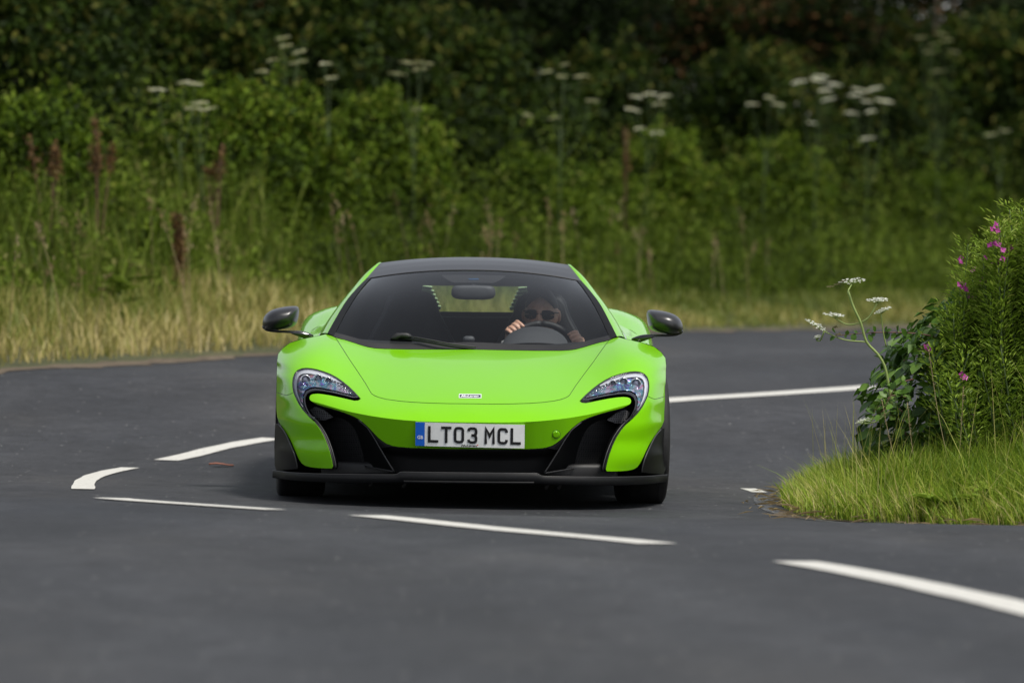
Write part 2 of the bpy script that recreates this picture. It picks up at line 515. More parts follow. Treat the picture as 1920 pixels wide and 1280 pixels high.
M_GRASS_DRY = leaf_mat('verge_blade', [(.0, (.07, .10, .012)), (.35, (.15, .19, .025)), (.6, (.30, .28, .07)), (.85, (.45, .375, .14)), (1., (.58, .48, .23))], trans=.3)
M_SEED = leaf_mat('seed_head', [(.0, (.16, .11, .05)), (.6, (.30, .22, .11)), (1., (.40, .32, .19))])
M_RUST = leaf_mat('dock_seed', [(.0, (.07, .038, .013)), (.6, (.15, .08, .026)), (1., (.23, .14, .05))])
M_UMBEL = leaf_mat('cream_floret', [(.0, (.14, .15, .05)), (.5, (.44, .44, .24)), (1., (.88, .88, .74))], trans=.2)

def edge_pt(s_off, d):
    """point d metres beyond the outer road edge at index s_off of EDGE_OUT"""
    i = int(np.clip(s_off, 1, len(EDGE_OUT) - 2))
    T = unit(EDGE_OUT[i + 1] - EDGE_OUT[i - 1]); N = np.array([T[1], -T[0]])
    return EDGE_OUT[i] + N * (-d if False else d)
# make sure the normal points away from the road
_t = edge_pt(120, 1.0)
_SGN = 1 if not inside(ROAD_POLY, _t[None])[0] else -1
def beyond(i, d): return edge_pt(i, _SGN * d)
def in_view(p, m=330): return -m < 960 + 10800 * p[0] / p[1] < 1920 + m
def gz_at(x, y): return float(soil_z([x], [y])[0])

def blob_leaves(n, clumps, spread, L, W, tint_lo, tint_hi, up=.35):
    """leaves scattered through clump volumes; clumps (m,4) centre + radius"""
    clumps = np.asarray(clumps); wts = clumps[:, 3] ** 2; wts /= wts.sum()
    k = rng.choice(len(clumps), n, p=wts)
    dirs = unit(rng.normal(size=(n, 3)))
    r = rng.uniform(0, 1, n) ** .38
    pos = clumps[k, :3] + dirs * (clumps[k, 3] * r)[:, None] * np.array([1, 1, .85])
    nrm = unit(dirs * .6 + rng.normal(size=(n, 3)) * .6 + np.array([0, 0, up]))
    d = unit(np.cross(nrm, rng.normal(size=(n, 3))) + np.array([0, 0, -.25]) + dirs * .4)
    cl_t = rng.uniform(-.22, .22, len(clumps))
    tint = np.clip(rng.uniform(tint_lo, tint_hi, n) + cl_t[k], 0, 1)
    return leaf_geo(pos, d, nrm, L * rng.uniform(.6, 1.35, n), W * rng.uniform(.6, 1.35, n), tint)

def make_bush(name, h, rx, ry, n, L, mat, tl=.15, th=.85, m=26, low=.0):
    """a bush standing at the origin, returned as an Empty with foliage and stems"""
    root = empty(name)
    cl, stems = [], []
    for i in range(m):
        a = rng.uniform(0, 2 * math.pi); rr = math.sqrt(rng.uniform(0, 1))
        z = low + (h - low) * rng.uniform(.08, 1) ** .8
        prof = math.sin(math.pi * min(1, .22 + .78 * z / h)) ** .6 if z / h > .36 else 1
        prof = max(prof, .25)
        p = np.array([math.cos(a) * rr * rx * prof, math.sin(a) * rr * ry * prof, z * .93])
        cl.append([*p, rng.uniform(.16, .34) * min(h, 2.6) * .66])
        if i % 2 == 0:
            b = np.array([rng.uniform(-.25, .25) * rx, rng.uniform(-.25, .25) * ry, -.1])
            q = (b + p) / 2 + np.array([0, 0, .12 * h])
            stems.append(tube_geo(smooth_line([b, q, p], 7), np.linspace(.022, .006, 7) * h ** .5, 5))
    g = [blob_leaves(n, cl, 1, L, L * .55, tl, th)]
    for i in range(46):                       # loose shoots break the outline
        c = np.array(cl[int(rng.integers(0, len(cl)))]); o = unit(c[:3] * np.array([1, 1, 0]) + np.array([0, 0, .35]) + rng.normal(0, .25, 3))
        s0 = c[:3] + o * c[3] * .4; ln = rng.uniform(.25, .6) * c[3] * 2.2; dvec = unit(o + np.array([0, 0, rng.uniform(.2, 1.3)]))
        q = 34; t = rng.uniform(0, 1, q); pos = s0 + dvec * (ln * t)[:, None] + np.array([0, 0, -.12]) * (t ** 2)[:, None] * ln + rng.normal(0, .03, (q, 3))
        nr = unit(rng.normal(size=(q, 3)) + np.array([0, 0, 1.0])); dr = rng.normal(size=(q, 3)) + dvec
        g.append(leaf_geo(pos, dr, nr, L * rng.uniform(.7, 1.3, q), L * .5 * rng.uniform(.7, 1.3, q), np.clip(rng.uniform(tl + .15, th + .15, q), 0, 1)))
    V, Fq, T = cat_geo(g)
    add_obj('foliage', np_mesh('foliage', V, Fq, False, T), mat, root, 'stuff')
    v, f = merge(stems)
    add_obj('stems', py_mesh('stems', v, f), M_BARK, root)
    return root

def make_tree(name, h, r, n, L, mat, tl, th):
    root = empty(name)
    lean = rng.uniform(-.25, .25, 2)
    P = smooth_line([(0, 0, -.2), (lean[0] * .3, lean[1] * .3, h * .3), (lean[0], lean[1], h * .62), (lean[0] * 1.6, lean[1] * 1.4, h * .93)], 12)
    geo = [tube_geo(P, np.linspace(.11, .02, 12) * (h / 5), 8)]
    cl = []
    for i in range(30):
        t = rng.uniform(.1, 1.0); b = P[int(t * 11)]
        a = rng.uniform(0, 2 * math.pi); ln = r * (1.05 - .55 * t) * rng.uniform(.55, 1.05)
        e = b + np.array([math.cos(a) * ln, math.sin(a) * ln, rng.uniform(-.1, .5) * ln])
        e[2] = max(e[2], .35)
        geo.append(tube_geo(smooth_line([b, (b + e) / 2 + np.array([0, 0, .1]), e], 6), np.linspace(.03, .008, 6), 5))
        cl.append([*e, rng.uniform(.45, .85)]); cl.append([*(b * .45 + e * .55), rng.uniform(.35, .6)])
    V, Fq, T = blob_leaves(n, cl, 1, L, L * .6, tl, th)
    add_obj('crown', np_mesh('crown', V, Fq, False, T), mat, root, 'stuff')
    v, f = merge(geo)
    add_obj('trunk', py_mesh('trunk', v, f), M_BARK, root)
    return root

def copy_thing(o, loc, rz=0., sc=1.):
    c = o.copy(); COL.objects.link(c); c.location = loc; c.rotation_euler = (0, 0, rz); c.scale = (sc,) * 3 if np.isscalar(sc) else sc
    for ch in o.children:
        d = ch.copy(); COL.objects.link(d); d.parent = c
        for g in ch.children:
            e = g.copy(); COL.objects.link(e); e.parent = d
    return c

def place(o, loc, rz=0., sc=1.):
    o.location = loc; o.rotation_euler = (0, 0, rz); o.scale = (sc,) * 3 if np.isscalar(sc) else sc
    return o

_POS = ['behind the left end of the verge', 'behind the verge left of the dock plants', 'behind the rusty dock plants on the left', 'left of the car above the straw grass', 'just left of the green car roof',
        'straight behind the green car roof', 'just right of the green car roof', 'behind the verge right of the car', 'behind the tall cream umbels right of the car', 'behind the far verge in the middle right',
        'behind the hogweed stems on the right', 'behind the flowering bush at the right edge', 'beyond the right end of the verge']
# front row: light green bushes and scrub, along the outside of the bend
protos = [make_bush('hedge_bush', 1.75, 1.1, .85, 11000, .082, M_LEAF, .12, .85, 44), make_bush('hedge_bush', 1.5, 1.25, .85, 11000, .076, M_LEAF, .1, .8, 46), make_bush('hedge_bush', 2.0, 1.0, .85, 11000, .09, M_LEAF, .15, .9, 44)]
spots = [(206, 4.3, 1.15, 0), (196, 4.1, 1.12, 1), (187, 3.9, 1.1, 2), (178, 3.8, 1.0, 0), (169, 3.6, 1.2, 1), (160, 3.5, 1.05, 2), (151, 3.6, 1.25, 0), (142, 3.6, 1.1, 1), (133, 3.7, 1.05, 2), (124, 3.8, 1.15, 0),
         (114, 3.9, 1.1, 1), (104, 4.0, 1.15, 2), (94, 4.2, 1.2, 0), (84, 4.4, 1.2, 1), (74, 4.6, 1.25, 2), (64, 4.6, 1.2, 0), (54, 4.7, 1.25, 1), (216, 4.4, 1.2, 2), (227, 4.5, 1.15, 1)]
used = set(); FRONT = []
for i, d, s, k in spots:
    p = beyond(i, d + .6)
    if not in_view(p, 260): continue
    s *= .76 if p[0] / p[1] > -.045 else .82
    loc = (p[0], p[1], gz_at(*p) - .05)
    o = place(protos[k], loc, rng.uniform(0, 6.28), s) if k not in used else copy_thing(protos[k], loc, rng.uniform(0, 6.28), s)
    used.add(k); FRONT.append((o, p))
# second row: taller scrub; third row: dark small trees up past the frame
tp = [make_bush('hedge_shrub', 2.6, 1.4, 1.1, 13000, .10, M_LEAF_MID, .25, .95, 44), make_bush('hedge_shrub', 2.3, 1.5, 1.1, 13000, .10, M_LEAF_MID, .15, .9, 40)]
used = set(); SECOND = []
for q, i in enumerate(range(34, 222, 7)):
    k = q % 2; p = beyond(i, 6.6 + .5 * math.sin(i))
    if not in_view(p): continue
    loc = (p[0], p[1], gz_at(*p) - .05); s = rng.uniform(.95, 1.2)
    o = place(tp[k], loc, rng.uniform(0, 6.28), s) if k not in used else copy_thing(tp[k], loc, rng.uniform(0, 6.28), s)
    used.add(k); SECOND.append((o, p))
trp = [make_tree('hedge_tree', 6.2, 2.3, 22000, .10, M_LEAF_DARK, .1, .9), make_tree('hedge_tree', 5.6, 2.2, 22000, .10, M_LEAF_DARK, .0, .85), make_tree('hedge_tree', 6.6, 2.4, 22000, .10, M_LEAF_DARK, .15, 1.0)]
used = set(); THIRD = []
for q, i in enumerate(range(26, 226, 10)):
    k = q % 3; p = beyond(i, 9.4 + .7 * math.sin(i * 1.7))
    if not in_view(p): continue
    loc = (p[0], p[1], gz_at(*p) - .1); s = rng.uniform(.92, 1.1); s = (s, s, s * .70)
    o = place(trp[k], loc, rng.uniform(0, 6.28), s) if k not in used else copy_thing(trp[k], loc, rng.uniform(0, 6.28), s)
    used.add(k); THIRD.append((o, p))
used = set(); FOURTH = []
for q, i in enumerate(range(22, 236, 6)):
    k = (q + 1) % 3; p = beyond(i, 12.6 + .7 * math.sin(i * 2.1))
    if not in_view(p): continue
    loc = (p[0], p[1], gz_at(*p) - .1)
    FOURTH.append((copy_thing(trp[k], loc, rng.uniform(0, 6.28), (1.3, 1.3, rng.uniform(.72, .86))), p))
ORD = 'first second third fourth fifth sixth seventh eighth ninth tenth eleventh twelfth thirteenth fourteenth fifteenth sixteenth seventeenth eighteenth nineteenth twentieth'.split()
def label_row(row, what, cat, group):
    row.sort(key=lambda t: t[1][0] / t[1][1])
    for o, p in row:
        px = 960 + 10800 * p[0] / p[1]
        q = row.index((o, p)); ordn = ORD[q] if q < len(ORD) else 'further'
        if px < -120: where = 'beyond the left end of the grass verge'
        elif px < 120: where = 'at the left end behind the straw verge'
        elif px < 300: where = 'behind the verge, left of the tall dock plant'
        elif px < 480: where = 'behind the tall rusty dock plant'
        elif px < 660: where = 'behind the left door mirror of the green car'
        elif px < 830: where = 'behind the left half of the green car roof'
        elif px < 1000: where = 'behind the right half of the green car roof'
        elif px < 1180: where = 'just right of the green car roof'
        elif px < 1360: where = 'behind the right door mirror of the green car'
        elif px < 1560: where = 'behind the verge left of the white hogweed'
        elif px < 1760: where = 'behind the white hogweed umbels'
        elif px < 2040: where = 'behind the pink flowered bush at the right'
        else: where = 'beyond the right end of the grass verge'
        tag(o, f'{ordn} {what} from the left, {where}', cat, group)
label_row(FRONT, 'light green bush', 'bush', 'light green bushes behind the verge')
label_row(SECOND, 'dark tall shrub', 'shrub', 'dark shrubs behind the bushes')
label_row(THIRD, 'dark small tree', 'tree', 'dark trees at the back of the hedge')
label_row(FOURTH, 'rear dark tree', 'tree', 'trees furthest back in the hedge')

# ------------------------------------------------------------------ the far grass verge
def verge_points(n, d0, d1, i0=55, i1=232):
    ii = rng.uniform(i0, i1, n); d = rng.uniform(d0, d1, n)
    k = np.clip(ii.astype(int), 1, len(EDGE_OUT) - 2); fr = (ii - k)[:, None]
    T = unit(EDGE_OUT[k + 1] - EDGE_OUT[k - 1]); N = np.stack([T[:, 1], -T[:, 0]], 1) * _SGN
    P = EDGE_OUT[k] * (1 - fr) + EDGE_OUT[k + 1] * fr + N * d[:, None]
    return P, d
P, dd = verge_points(60000, .14, 2.0)
patch = np.sin(P[:, 0] * 2.1 + 1.3 * np.sin(P[:, 1] * .9)) * .5 + np.sin(P[:, 1] * 1.7 + P[:, 0]) * .5
n = len(P)
h = (.11 + .18 * np.clip(dd / 1.1, 0, 1)) * rng.uniform(.6, 1.3, n) * (1 + .25 * patch)
pxv = P[:, 0] / P[:, 1]
h *= np.where(pxv > .012, .6, 1.0)
tint = np.clip(rng.beta(2, 2, n) * .75 + .08 + .18 * patch + np.where(dd < .9, .22, 0) + np.where(pxv > .012, -.22, .04), 0, 1)
V, Fq, T = blade_geo(np.column_stack([P, soil_z(P[:, 0], P[:, 1]) - .01]), h, rng.uniform(.006, .014, n), rng.uniform(.1, .75, n), rng.uniform(0, 6.28, n), tint)
tag(add_obj('verge_grass', np_mesh('verge_grass', V, Fq, False, T), M_GRASS_DRY, kind='stuff'), 'tall straw and green grass on the far verge', 'grass')

# tall seeding grass stalks
P, dd = verge_points(260, .5, 2.4)
P = P[P[:, 0] / P[:, 1] < .045]; n = len(P)
z0 = soil_z(P[:, 0], P[:, 1])
hh = rng.uniform(.45, .95, n); az = rng.uniform(0, 6.28, n); ln = rng.uniform(.05, .3, n)
g1 = blade_geo(np.column_stack([P, z0]), hh, np.full(n, .006), ln, az, rng.uniform(.5, 1, n))
k = 16
pos, dr, nr, LL, WW, tt = [], [], [], [], [], []
for i in range(n):
    t = rng.uniform(.8, 1.02, k)[:, None]
    dx = np.array([math.cos(az[i]), math.sin(az[i]), 0])
    c = np.array([*P[i], z0[i]]) + np.array([0, 0, 1.0]) * (hh[i] * t * (1 - .18 * ln[i] * t)) + dx * (hh[i] * ln[i] * t ** 1.6)
    pos.append(c + rng.normal(0, .012, (k, 3))); dr.append(np.array([0, 0, 1.0]) + dx * ln[i] + rng.normal(0, .35, (k, 3)))
    nr.append(rng.normal(size=(k, 3))); LL.append(rng.uniform(.02, .045, k)); WW.append(rng.uniform(.008, .014, k)); tt.append(np.full(k, rng.uniform(0, 1)))
g2 = leaf_geo(np.concatenate(pos), np.concatenate(dr), np.concatenate(nr), np.concatenate(LL), np.concatenate(WW), np.concatenate(tt))
V, Fq, T = cat_geo([g1, g2])
tag(add_obj('seeding_grass', np_mesh('seeding_grass', V, Fq, False, T), M_SEED, kind='stuff'), 'thin straw coloured seeding grass stalks above the far verge', 'grass')

# undergrowth of leafy weeds between grass and bushes
P, dd = verge_points(120000, 1.7, 5.6, 50, 215)
n = len(P); z0 = soil_z(P[:, 0], P[:, 1])
zz = rng.uniform(0, 1, n) ** 1.15 * (.28 + 1.0 * np.clip((dd - 1.7) / 2.6, 0, 1)) * (1 + .35 * np.sin(P[:, 0] * 3.3 + P[:, 1] * 2.2))
pos = np.column_stack([P, z0 + zz]); nr = unit(rng.normal(size=(n, 3)) + np.array([0, 0, .9])); dr = np.cross(nr, rng.normal(size=(n, 3)))
V, Fq, T = leaf_geo(pos, dr, nr, rng.uniform(.04, .10, n), rng.uniform(.016, .045, n), np.clip(rng.beta(2, 2, n) + .22 * np.sin(P[:, 0] * 1.9 + 1.3 * np.sin(P[:, 1] * 1.1)) + np.where(P[:, 0] / P[:, 1] < -.035, .06, -.16), 0, 1))
P, dd = verge_points(30000, 1.6, 4.8, 50, 215); n = len(P)
g2 = blade_geo(np.column_stack([P, soil_z(P[:, 0], P[:, 1])]), rng.uniform(.3, 1.0, n) * np.clip(.45 + (dd - 1.6) / 2.4, 0, 1.1) * np.where(P[:, 0] / P[:, 1] < -.04, 1.15, .85), rng.uniform(.008, .02, n), rng.uniform(.05, .5, n), rng.uniform(0, 6.28, n), np.clip(rng.uniform(.05, 1, n) + np.where(P[:, 0] / P[:, 1] < -.035, .0, -.2), 0, 1))
V, Fq, T = cat_geo([(V, Fq, T), g2])
tag(add_obj('undergrowth', np_mesh('undergrowth', V, Fq, False, T), M_LEAF_WEED, kind='stuff'), 'leafy green weeds between the verge grass and the bushes', 'weeds')

# a point of the scene seen at photograph position: helper for planting along the verge line
def plant_at(az_x, d_beyond):
    """walk along the outer edge until the bearing x/y equals az_x"""
    best = None
    for i in range(56, 240):
        p = beyond(i, d_beyond); e = abs(p[0] / p[1] - az_x)
        if best is None or e < best[0]: best = (e, p)
    p = best[1]
    return np.array([p[0], p[1], gz_at(*p)])

def umbel_geo(c, r, tint, nrm=(0, 0, 1), k=14, per=5, lump=.03):
    """flat umbel: k umbellets of small florets around c"""
    nrm = unit(np.array(nrm, float)); a = unit(np.cross(nrm, [1, .2, .1])); b = np.cross(nrm, a)
    pos, tt = [], []
    for i in range(k):
        rr = r * math.sqrt((i + .4) / k); an = i * 2.4
        q = c + (a * math.cos(an) + b * math.sin(an)) * rr + nrm * (-.12 * rr * rr / r + rng.uniform(-.004, .004))
        for j in range(per):
            pos.append(q + rng.normal(0, lump * .35, 3) * np.array([1, 1, .4])); tt.append(np.clip(tint + rng.uniform(-.25, .2), 0, 1))
    pos = np.array(pos); n = len(pos)
    d = unit(rng.normal(size=(n, 3)) - np.outer(np.ones(n), nrm) * .3)
    d = unit(d - np.outer(d @ nrm, nrm) * .8)
    nr = unit(np.outer(np.ones(n), nrm) + rng.normal(0, .35, (n, 3)))
    return leaf_geo(pos - d * lump * .5, d, nr, np.full(n, lump) * rng.uniform(.8, 1.3, n), np.full(n, lump * .8), np.array(tt), .1)

def umbellifer(base, heads, label, tint, group='tall umbellifers in the hedge', rad=.062):
    """stem, side stalks and one umbel child per flower head; heads: (x, z) offsets from the base"""
    root = empty('cow_parsley', base)
    top = max(h[1] for h in heads)
    ax = np.mean([h[0] for h in heads])
    main = smooth_line([(0, 0, -.05), (ax * .25, .02, top * .4), (ax * .7, 0, top * .72)], 10)
    geo = [tube_geo(main, np.linspace(.009, .006, 10), 6)]
    pts = []
    for x, z in heads:
        e = np.array([x, rng.uniform(-.15, .15), z]); pts.append(e)
        s = main[int(np.clip(6 + rng.integers(0, 4), 0, 9))]
        geo.append(tube_geo(smooth_line([s, (s + e) / 2 + np.array([x * .15, 0, -.02]), e], 7), np.linspace(.0045, .003, 7), 5))
    v, f = merge(geo); add_obj('stem', py_mesh('stem', v, f), M_STEM, root)
    for e in pts:
        V, Fq, T = umbel_geo(e, rad * rng.uniform(.75, 1.25), tint, (rng.uniform(-.25, .25), -.1, 1), 16, 5, .02)
        add_obj('umbel', np_mesh('umbel', V, Fq, False, T), M_UMBEL, root)
    tag(root, label, 'plant', group)
    return root

def umb_px(px, d, ys_px, label, tint, rad=.066, spread=None):
    b = plant_at((px - 960) / 10800, d - .9)
    dist = b[1]; s = dist / 10800
    heads = [((x - px) * s, 1.25 - (y - 459) * s - b[2]) for x, y in ys_px]
    return umbellifer(b, heads, label, tint, rad=rad)
umb_px(540, 4.6, [(525, 85), (552, 98), (548, 115), (500, 112), (485, 134), (520, 72)], 'cow parsley with yellowish umbels high on the left', .42)
umb_px(620, 4.4, [(610, 119), (618, 145)], 'short cow parsley with two pale umbels left of centre', .55)
umb_px(340, 4.4, [(293, 167), (345, 154), (365, 157)], 'cow parsley with three pale umbels at the dark left hedge', .7)
umb_px(400, 4.4, [(390, 192), (410, 204), (380, 203)], 'cow parsley with drooping greyish umbels left', .55)
umb_px(770, 4.4, [(760, 118), (789, 118), (780, 128), (738, 137), (775, 203)], 'cow parsley with green yellow umbels above the left of the car', .3)
umb_px(1050, 4.5, [(1027, 134), (1057, 142), (1090, 143), (1060, 121), (1110, 188), (992, 216), (1040, 220)], 'cow parsley with seven small yellow umbels right of centre', .45, .052)
umb_px(1215, 4.4, [(1200, 181), (1225, 176), (1240, 195), (1193, 205), (1250, 181), (1237, 248), (1205, 241)], 'cow parsley with white umbels beside the pink spire', .72)
umb_px(1440, 4.5, [(1420, 195), (1455, 183), (1470, 196)], 'low cow parsley with a white umbel left of the bright group', .68)
umb_px(1525, 4.4, [(1497, 153), (1537, 143), (1530, 150), (1559, 158), (1546, 169), (1551, 186), (1522, 230)], 'cow parsley with bright white umbels on the right', .92, .075)
umb_px(1620, 4.3, [(1600, 177), (1605, 168), (1634, 166), (1620, 190), (1650, 188), (1660, 190), (1592, 211), (1627, 209), (1620, 259)], 'cow parsley with nine cream umbels right of the bright group', .86, .075)
umb_px(1755, 5.0, [(1725, 70), (1760, 64), (1775, 75), (1745, 84), (1785, 98), (1755, 133), (1740, 97)], 'tallest cow parsley with brownish umbels at the upper right', .25)
umb_px(1885, 4.4, [(1892, 245), (1864, 252)], 'small cow parsley near the upper right corner of the hedge', .5)

def dock(px, d, y_top, y_bot, label, wid=.06, n=900):
    b = plant_at((px - 960) / 10800, d); s = b[1] / 10800
    H = 1.25 - (y_top - 459) * s - b[2]; z0 = max(.05, 1.25 - (y_bot - 459) * s - b[2])
    root = empty('dock_plant', b)
    geo, pos = [], []
    for q in range(4):
        e = np.array([rng.normal(0, wid), rng.normal(0, wid), H * rng.uniform(.8, 1)])
        ln = smooth_line([(0, 0, -.03), e * np.array([.4, .4, .5]), e], 12)
        geo.append(tube_geo(ln, np.linspace(.01, .004, 12), 5))
        t = rng.uniform(0, 1, n // 4)
        zz = z0 + (e[2] - z0) * t; c = np.stack([np.interp(zz, ln[:, 2], ln[:, k]) for k in range(3)], 1)
        pos.append(c + rng.normal(0, .022, c.shape) * (1.3 - .8 * t)[:, None])
    pos = np.concatenate(pos); m = len(pos)
    V, Fq, T = leaf_geo(pos, rng.normal(size=(m, 3)), rng.normal(size=(m, 3)), rng.uniform(.02, .045, m), rng.uniform(.015, .032, m), rng.uniform(0, 1, m))
    add_obj('seed_cluster', np_mesh('seed_cluster', V, Fq, False, T), M_RUST, root, 'stuff')
    v, f = merge(geo); add_obj('stem', py_mesh('stem', v, f), simple('dock_stem', (.10, .05, .025), .8) if 'dock_stem' not in bpy.data.materials else bpy.data.materials['dock_stem'], root)
    m = 26; a = rng.uniform(0, 6.28, m)
    V, Fq, T = leaf_geo(np.column_stack([rng.normal(0, .04, m), rng.normal(0, .04, m), rng.uniform(.03, .3, m)]), np.column_stack([np.cos(a), np.sin(a), rng.uniform(.1, .8, m)]), np.tile([0, 0, 1.0], (m, 1)), rng.uniform(.12, .25, m), rng.uniform(.04, .08, m), rng.uniform(.2, .7, m))
    add_obj('foliage', np_mesh('foliage', V, Fq, False, T), M_LEAF_WEED, root, 'stuff')
    tag(root, label, 'plant', 'rusty dock plants')
dock(358, 1.9, 395, 545, 'tall dark rusty dock plant standing in the straw verge', .05, 900)
dock(195, 3.0, 215, 320, 'widest rust red dock plant against the left bushes', .12, 420)
dock(72, 3.0, 225, 330, 'brown dock plant nearest the left edge', .09, 300)
dock(398, 3.0, 260, 330, 'small faint brown dock plant behind the tall one', .05, 160)
dock(1178, 3.4, 235, 330, 'thin brown dock plant among white umbels', .02, 160)
dock(212, 1.4, 578, 600, 'short brown dock plant low in the straw verge', .03, 200)

# ------------------------------------------------------------------ the grass island and its plants on the inside of the bend
M_BLADE = leaf_mat('island_blade', [(.0, (.065, .12, .009)), (.35, (.15, .245, .018)), (.62, (.26, .355, .032)), (.82, (.38, .40, .075)), (1., (.55, .47, .21))], .5, .4, .2)
M_BRAMBLE = leaf_mat('bramble_leaf', [(.0, (.018, .046, .006)), (.4, (.05, .11, .012)), (.75, (.09, .18, .022)), (1., (.15, .26, .04))], .45, .22, .3)
M_HERB = leaf_mat('willowherb_leaf', [(.0, (.07, .125, .012)), (.4, (.175, .27, .026)), (.8, (.29, .40, .05)), (1., (.38, .42, .10))], .5, .35, .2)
M_PINK = leaf_mat('pink_petal', [(.0, (.30, .035, .20)), (.6, (.48, .07, .34)), (1., (.60, .16, .45))], .5, .3, .2)
M_CANE = simple('bramble_cane', (.12, .05, .035), .6, vary=.3)
M_HOG = simple('hogweed_stem', (.22, .29, .08), .55, vary=.15)
M_FLORET = leaf_mat('white_floret', [(.0, (.42, .46, .30)), (.5, (.70, .72, .62)), (1., (.82, .82, .78))], .6, .25, .2)
M_SPENT = leaf_mat('spent_floret', [(.0, (.10, .08, .03)), (1., (.30, .28, .14))])

def island_pts(n, x0, x1, y0, y1, dmin=.03, dmax=9):
    out = []
    while sum(map(len, out)) < n:
        P = np.stack([rng.uniform(x0, x1, n * 2), rng.uniform(y0, y1, n * 2)], 1)
        P = P[~inside(ROAD_POLY, P)]
        out.append(P)
    return np.concatenate(out)[:n]
P = island_pts(95000, 1.15, 4.2, 24.2, 31.5)
d = poly_dist(EDGE_IN, P)
keep = (rng.uniform(0, 1, len(P)) < np.where(d < .12, .5, 1)) & (P[:, 0] / P[:, 1] < .105)
P, d = P[keep], d[keep]; n = len(P)
z0 = soil_z(P[:, 0], P[:, 1]) - .01
patch = np.sin(P[:, 0] * 5 + np.sin(P[:, 1] * 3)) * .5 + np.sin(P[:, 1] * 4.3 - P[:, 0] * 2) * .5
h = (.085 + .135 * np.clip(d / .5, 0, 1)) * rng.uniform(.55, 1.4, n) * (1 + .2 * patch)
tint = np.clip(rng.beta(1.4, 1.7, n) * .9 + .06 + .12 * patch + np.where(d < .2, .1, 0), 0, 1)
az = np.where(rng.uniform(0, 1, n) < .5, rng.normal(-.5, .7, n), rng.uniform(0, 6.28, n)) + np.where(d < .3, math.pi, 0)
g1 = blade_geo(np.column_stack([P, z0]), h, rng.uniform(.003, .0075, n), rng.uniform(.1, .95, n), az, tint)
# longer pale blades lying across the near edge and thin seed stalks
P = island_pts(260, 1.2, 3.2, 24.8, 27.0); P = P[poly_dist(EDGE_IN, P) < .5]; n = len(P)
g2 = blade_geo(np.column_stack([P, soil_z(P[:, 0], P[:, 1])]), rng.uniform(.15, .36, n), rng.uniform(.004, .009, n), rng.uniform(.8, 1.5, n), rng.uniform(2.5, 5.5, n), rng.uniform(.5, 1, n))
P = island_pts(200, 1.5, 3.6, 26.5, 29.5); n = len(P)
g3 = blade_geo(np.column_stack([P, soil_z(P[:, 0], P[:, 1])]), rng.uniform(.35, .62, n), rng.uniform(.0025, .004, n), rng.uniform(.05, .5, n), rng.uniform(0, 6.28, n), rng.uniform(.75, 1, n))
V, Fq, T = cat_geo([g1, g2, g3])
tag(add_obj('island_grass', np_mesh('island_grass', V, Fq, False, T), M_BLADE, kind='stuff'), 'long green grass bending over the inner road edge', 'grass')

# straw and clippings washed up along the edge of the tarmac
ii = rng.integers(130, len(EDGE_IN) - 2, 2600); Pl = EDGE_IN[ii] + rng.normal(0, .09, (2600, 2)); n = len(Pl)
zl = np.maximum(road_z(Pl[:, 0], Pl[:, 1]) + .012, soil_z(Pl[:, 0], Pl[:, 1]) + .008) + rng.uniform(0, .018, n)
an = rng.uniform(0, 6.28, n)
V, Fq, T = leaf_geo(np.column_stack([Pl, zl]), np.column_stack([np.cos(an), np.sin(an), rng.normal(.05, .15, n)]), np.tile([0, 0, 1.0], (n, 1)) + rng.normal(0, .3, (n, 3)), rng.uniform(.03, .14, n), rng.uniform(.004, .010, n), rng.uniform(.55, 1, n))
tag(add_obj('dry_litter', np_mesh('dry_litter', V, Fq, False, T), M_SEED, kind='stuff'), 'dry straw litter along the inner road edge', 'litter')

# ---- broad leaved weeds in the grass
def broad_weed(x, y, label, n=9, L=.16):
    root = empty('broad_leaf_weed', (x, y, float(soil_z([x], [y])[0])))
    for i in range(n):
        a = rng.uniform(0, 6.28); l = L * rng.uniform(.7, 1.2)
        t = np.linspace(0, 1, 7); w = l * .2 * np.sin(np.pi * t ** .8) ** .8
        V = []
        for k, (tt, ww) in enumerate(zip(t, w)):
            r_ = l * tt; zz = .04 + l * (.9 * tt - .55 * tt * tt)
            c = np.array([math.cos(a) * r_, math.sin(a) * r_, zz]); sd_ = np.array([-math.sin(a), math.cos(a), 0])
            V += [c - sd_ * ww + [0, 0, ww * .4], c, c + sd_ * ww + [0, 0, ww * .4]]
        me = np_mesh('leaf', np.array(V), grid_faces(7, 3), True, np.full(21, rng.uniform(.3, .9)))
        add_obj('leaf', me, M_HERB, root)
    tag(root, label, 'plant')
broad_weed(1.98, 26.35, 'broad leaved weed low at the front of the grass island', 10, .17)
broad_weed(2.22, 26.45, 'broad leaved weed at the right edge of the grass island', 9, .2)

# ---- bramble: canes and individual leaves
def bramble_leaf_mesh():
    """toothed oval leaf with a folded midrib, 1 unit long"""
    n = 9; t = np.linspace(0, 1, n); w = .36 * np.sin(np.pi * t ** .85) ** .8 * (1 + .10 * np.cos(t * 40)); w[0] = .02; w[-1] = .0
    V = []
    for a, ww in zip(t, w):
        V += [(a, -ww, .22 * ww - .25 * a * a * .5), (a, 0, -.25 * a * a * .5), (a, ww, .22 * ww - .25 * a * a * .5)]
    return np.array(V), grid_faces(n, 3)
LV, LF = bramble_leaf_mesh()
LEAF_MESHES = [np_mesh('leaf', LV, LF, True, np.clip(np.full(len(LV), q) + rng.normal(0, .03, len(LV)), 0, 1)) for q in (.1, .3, .45, .6, .75, .95)]
for me in LEAF_MESHES: me.materials.append(M_BRAMBLE)
BX, BY = 2.62, 28.5
bz0 = float(soil_z([BX], [BY])[0])
bramble = empty('bramble_bush', (BX, BY, bz0))
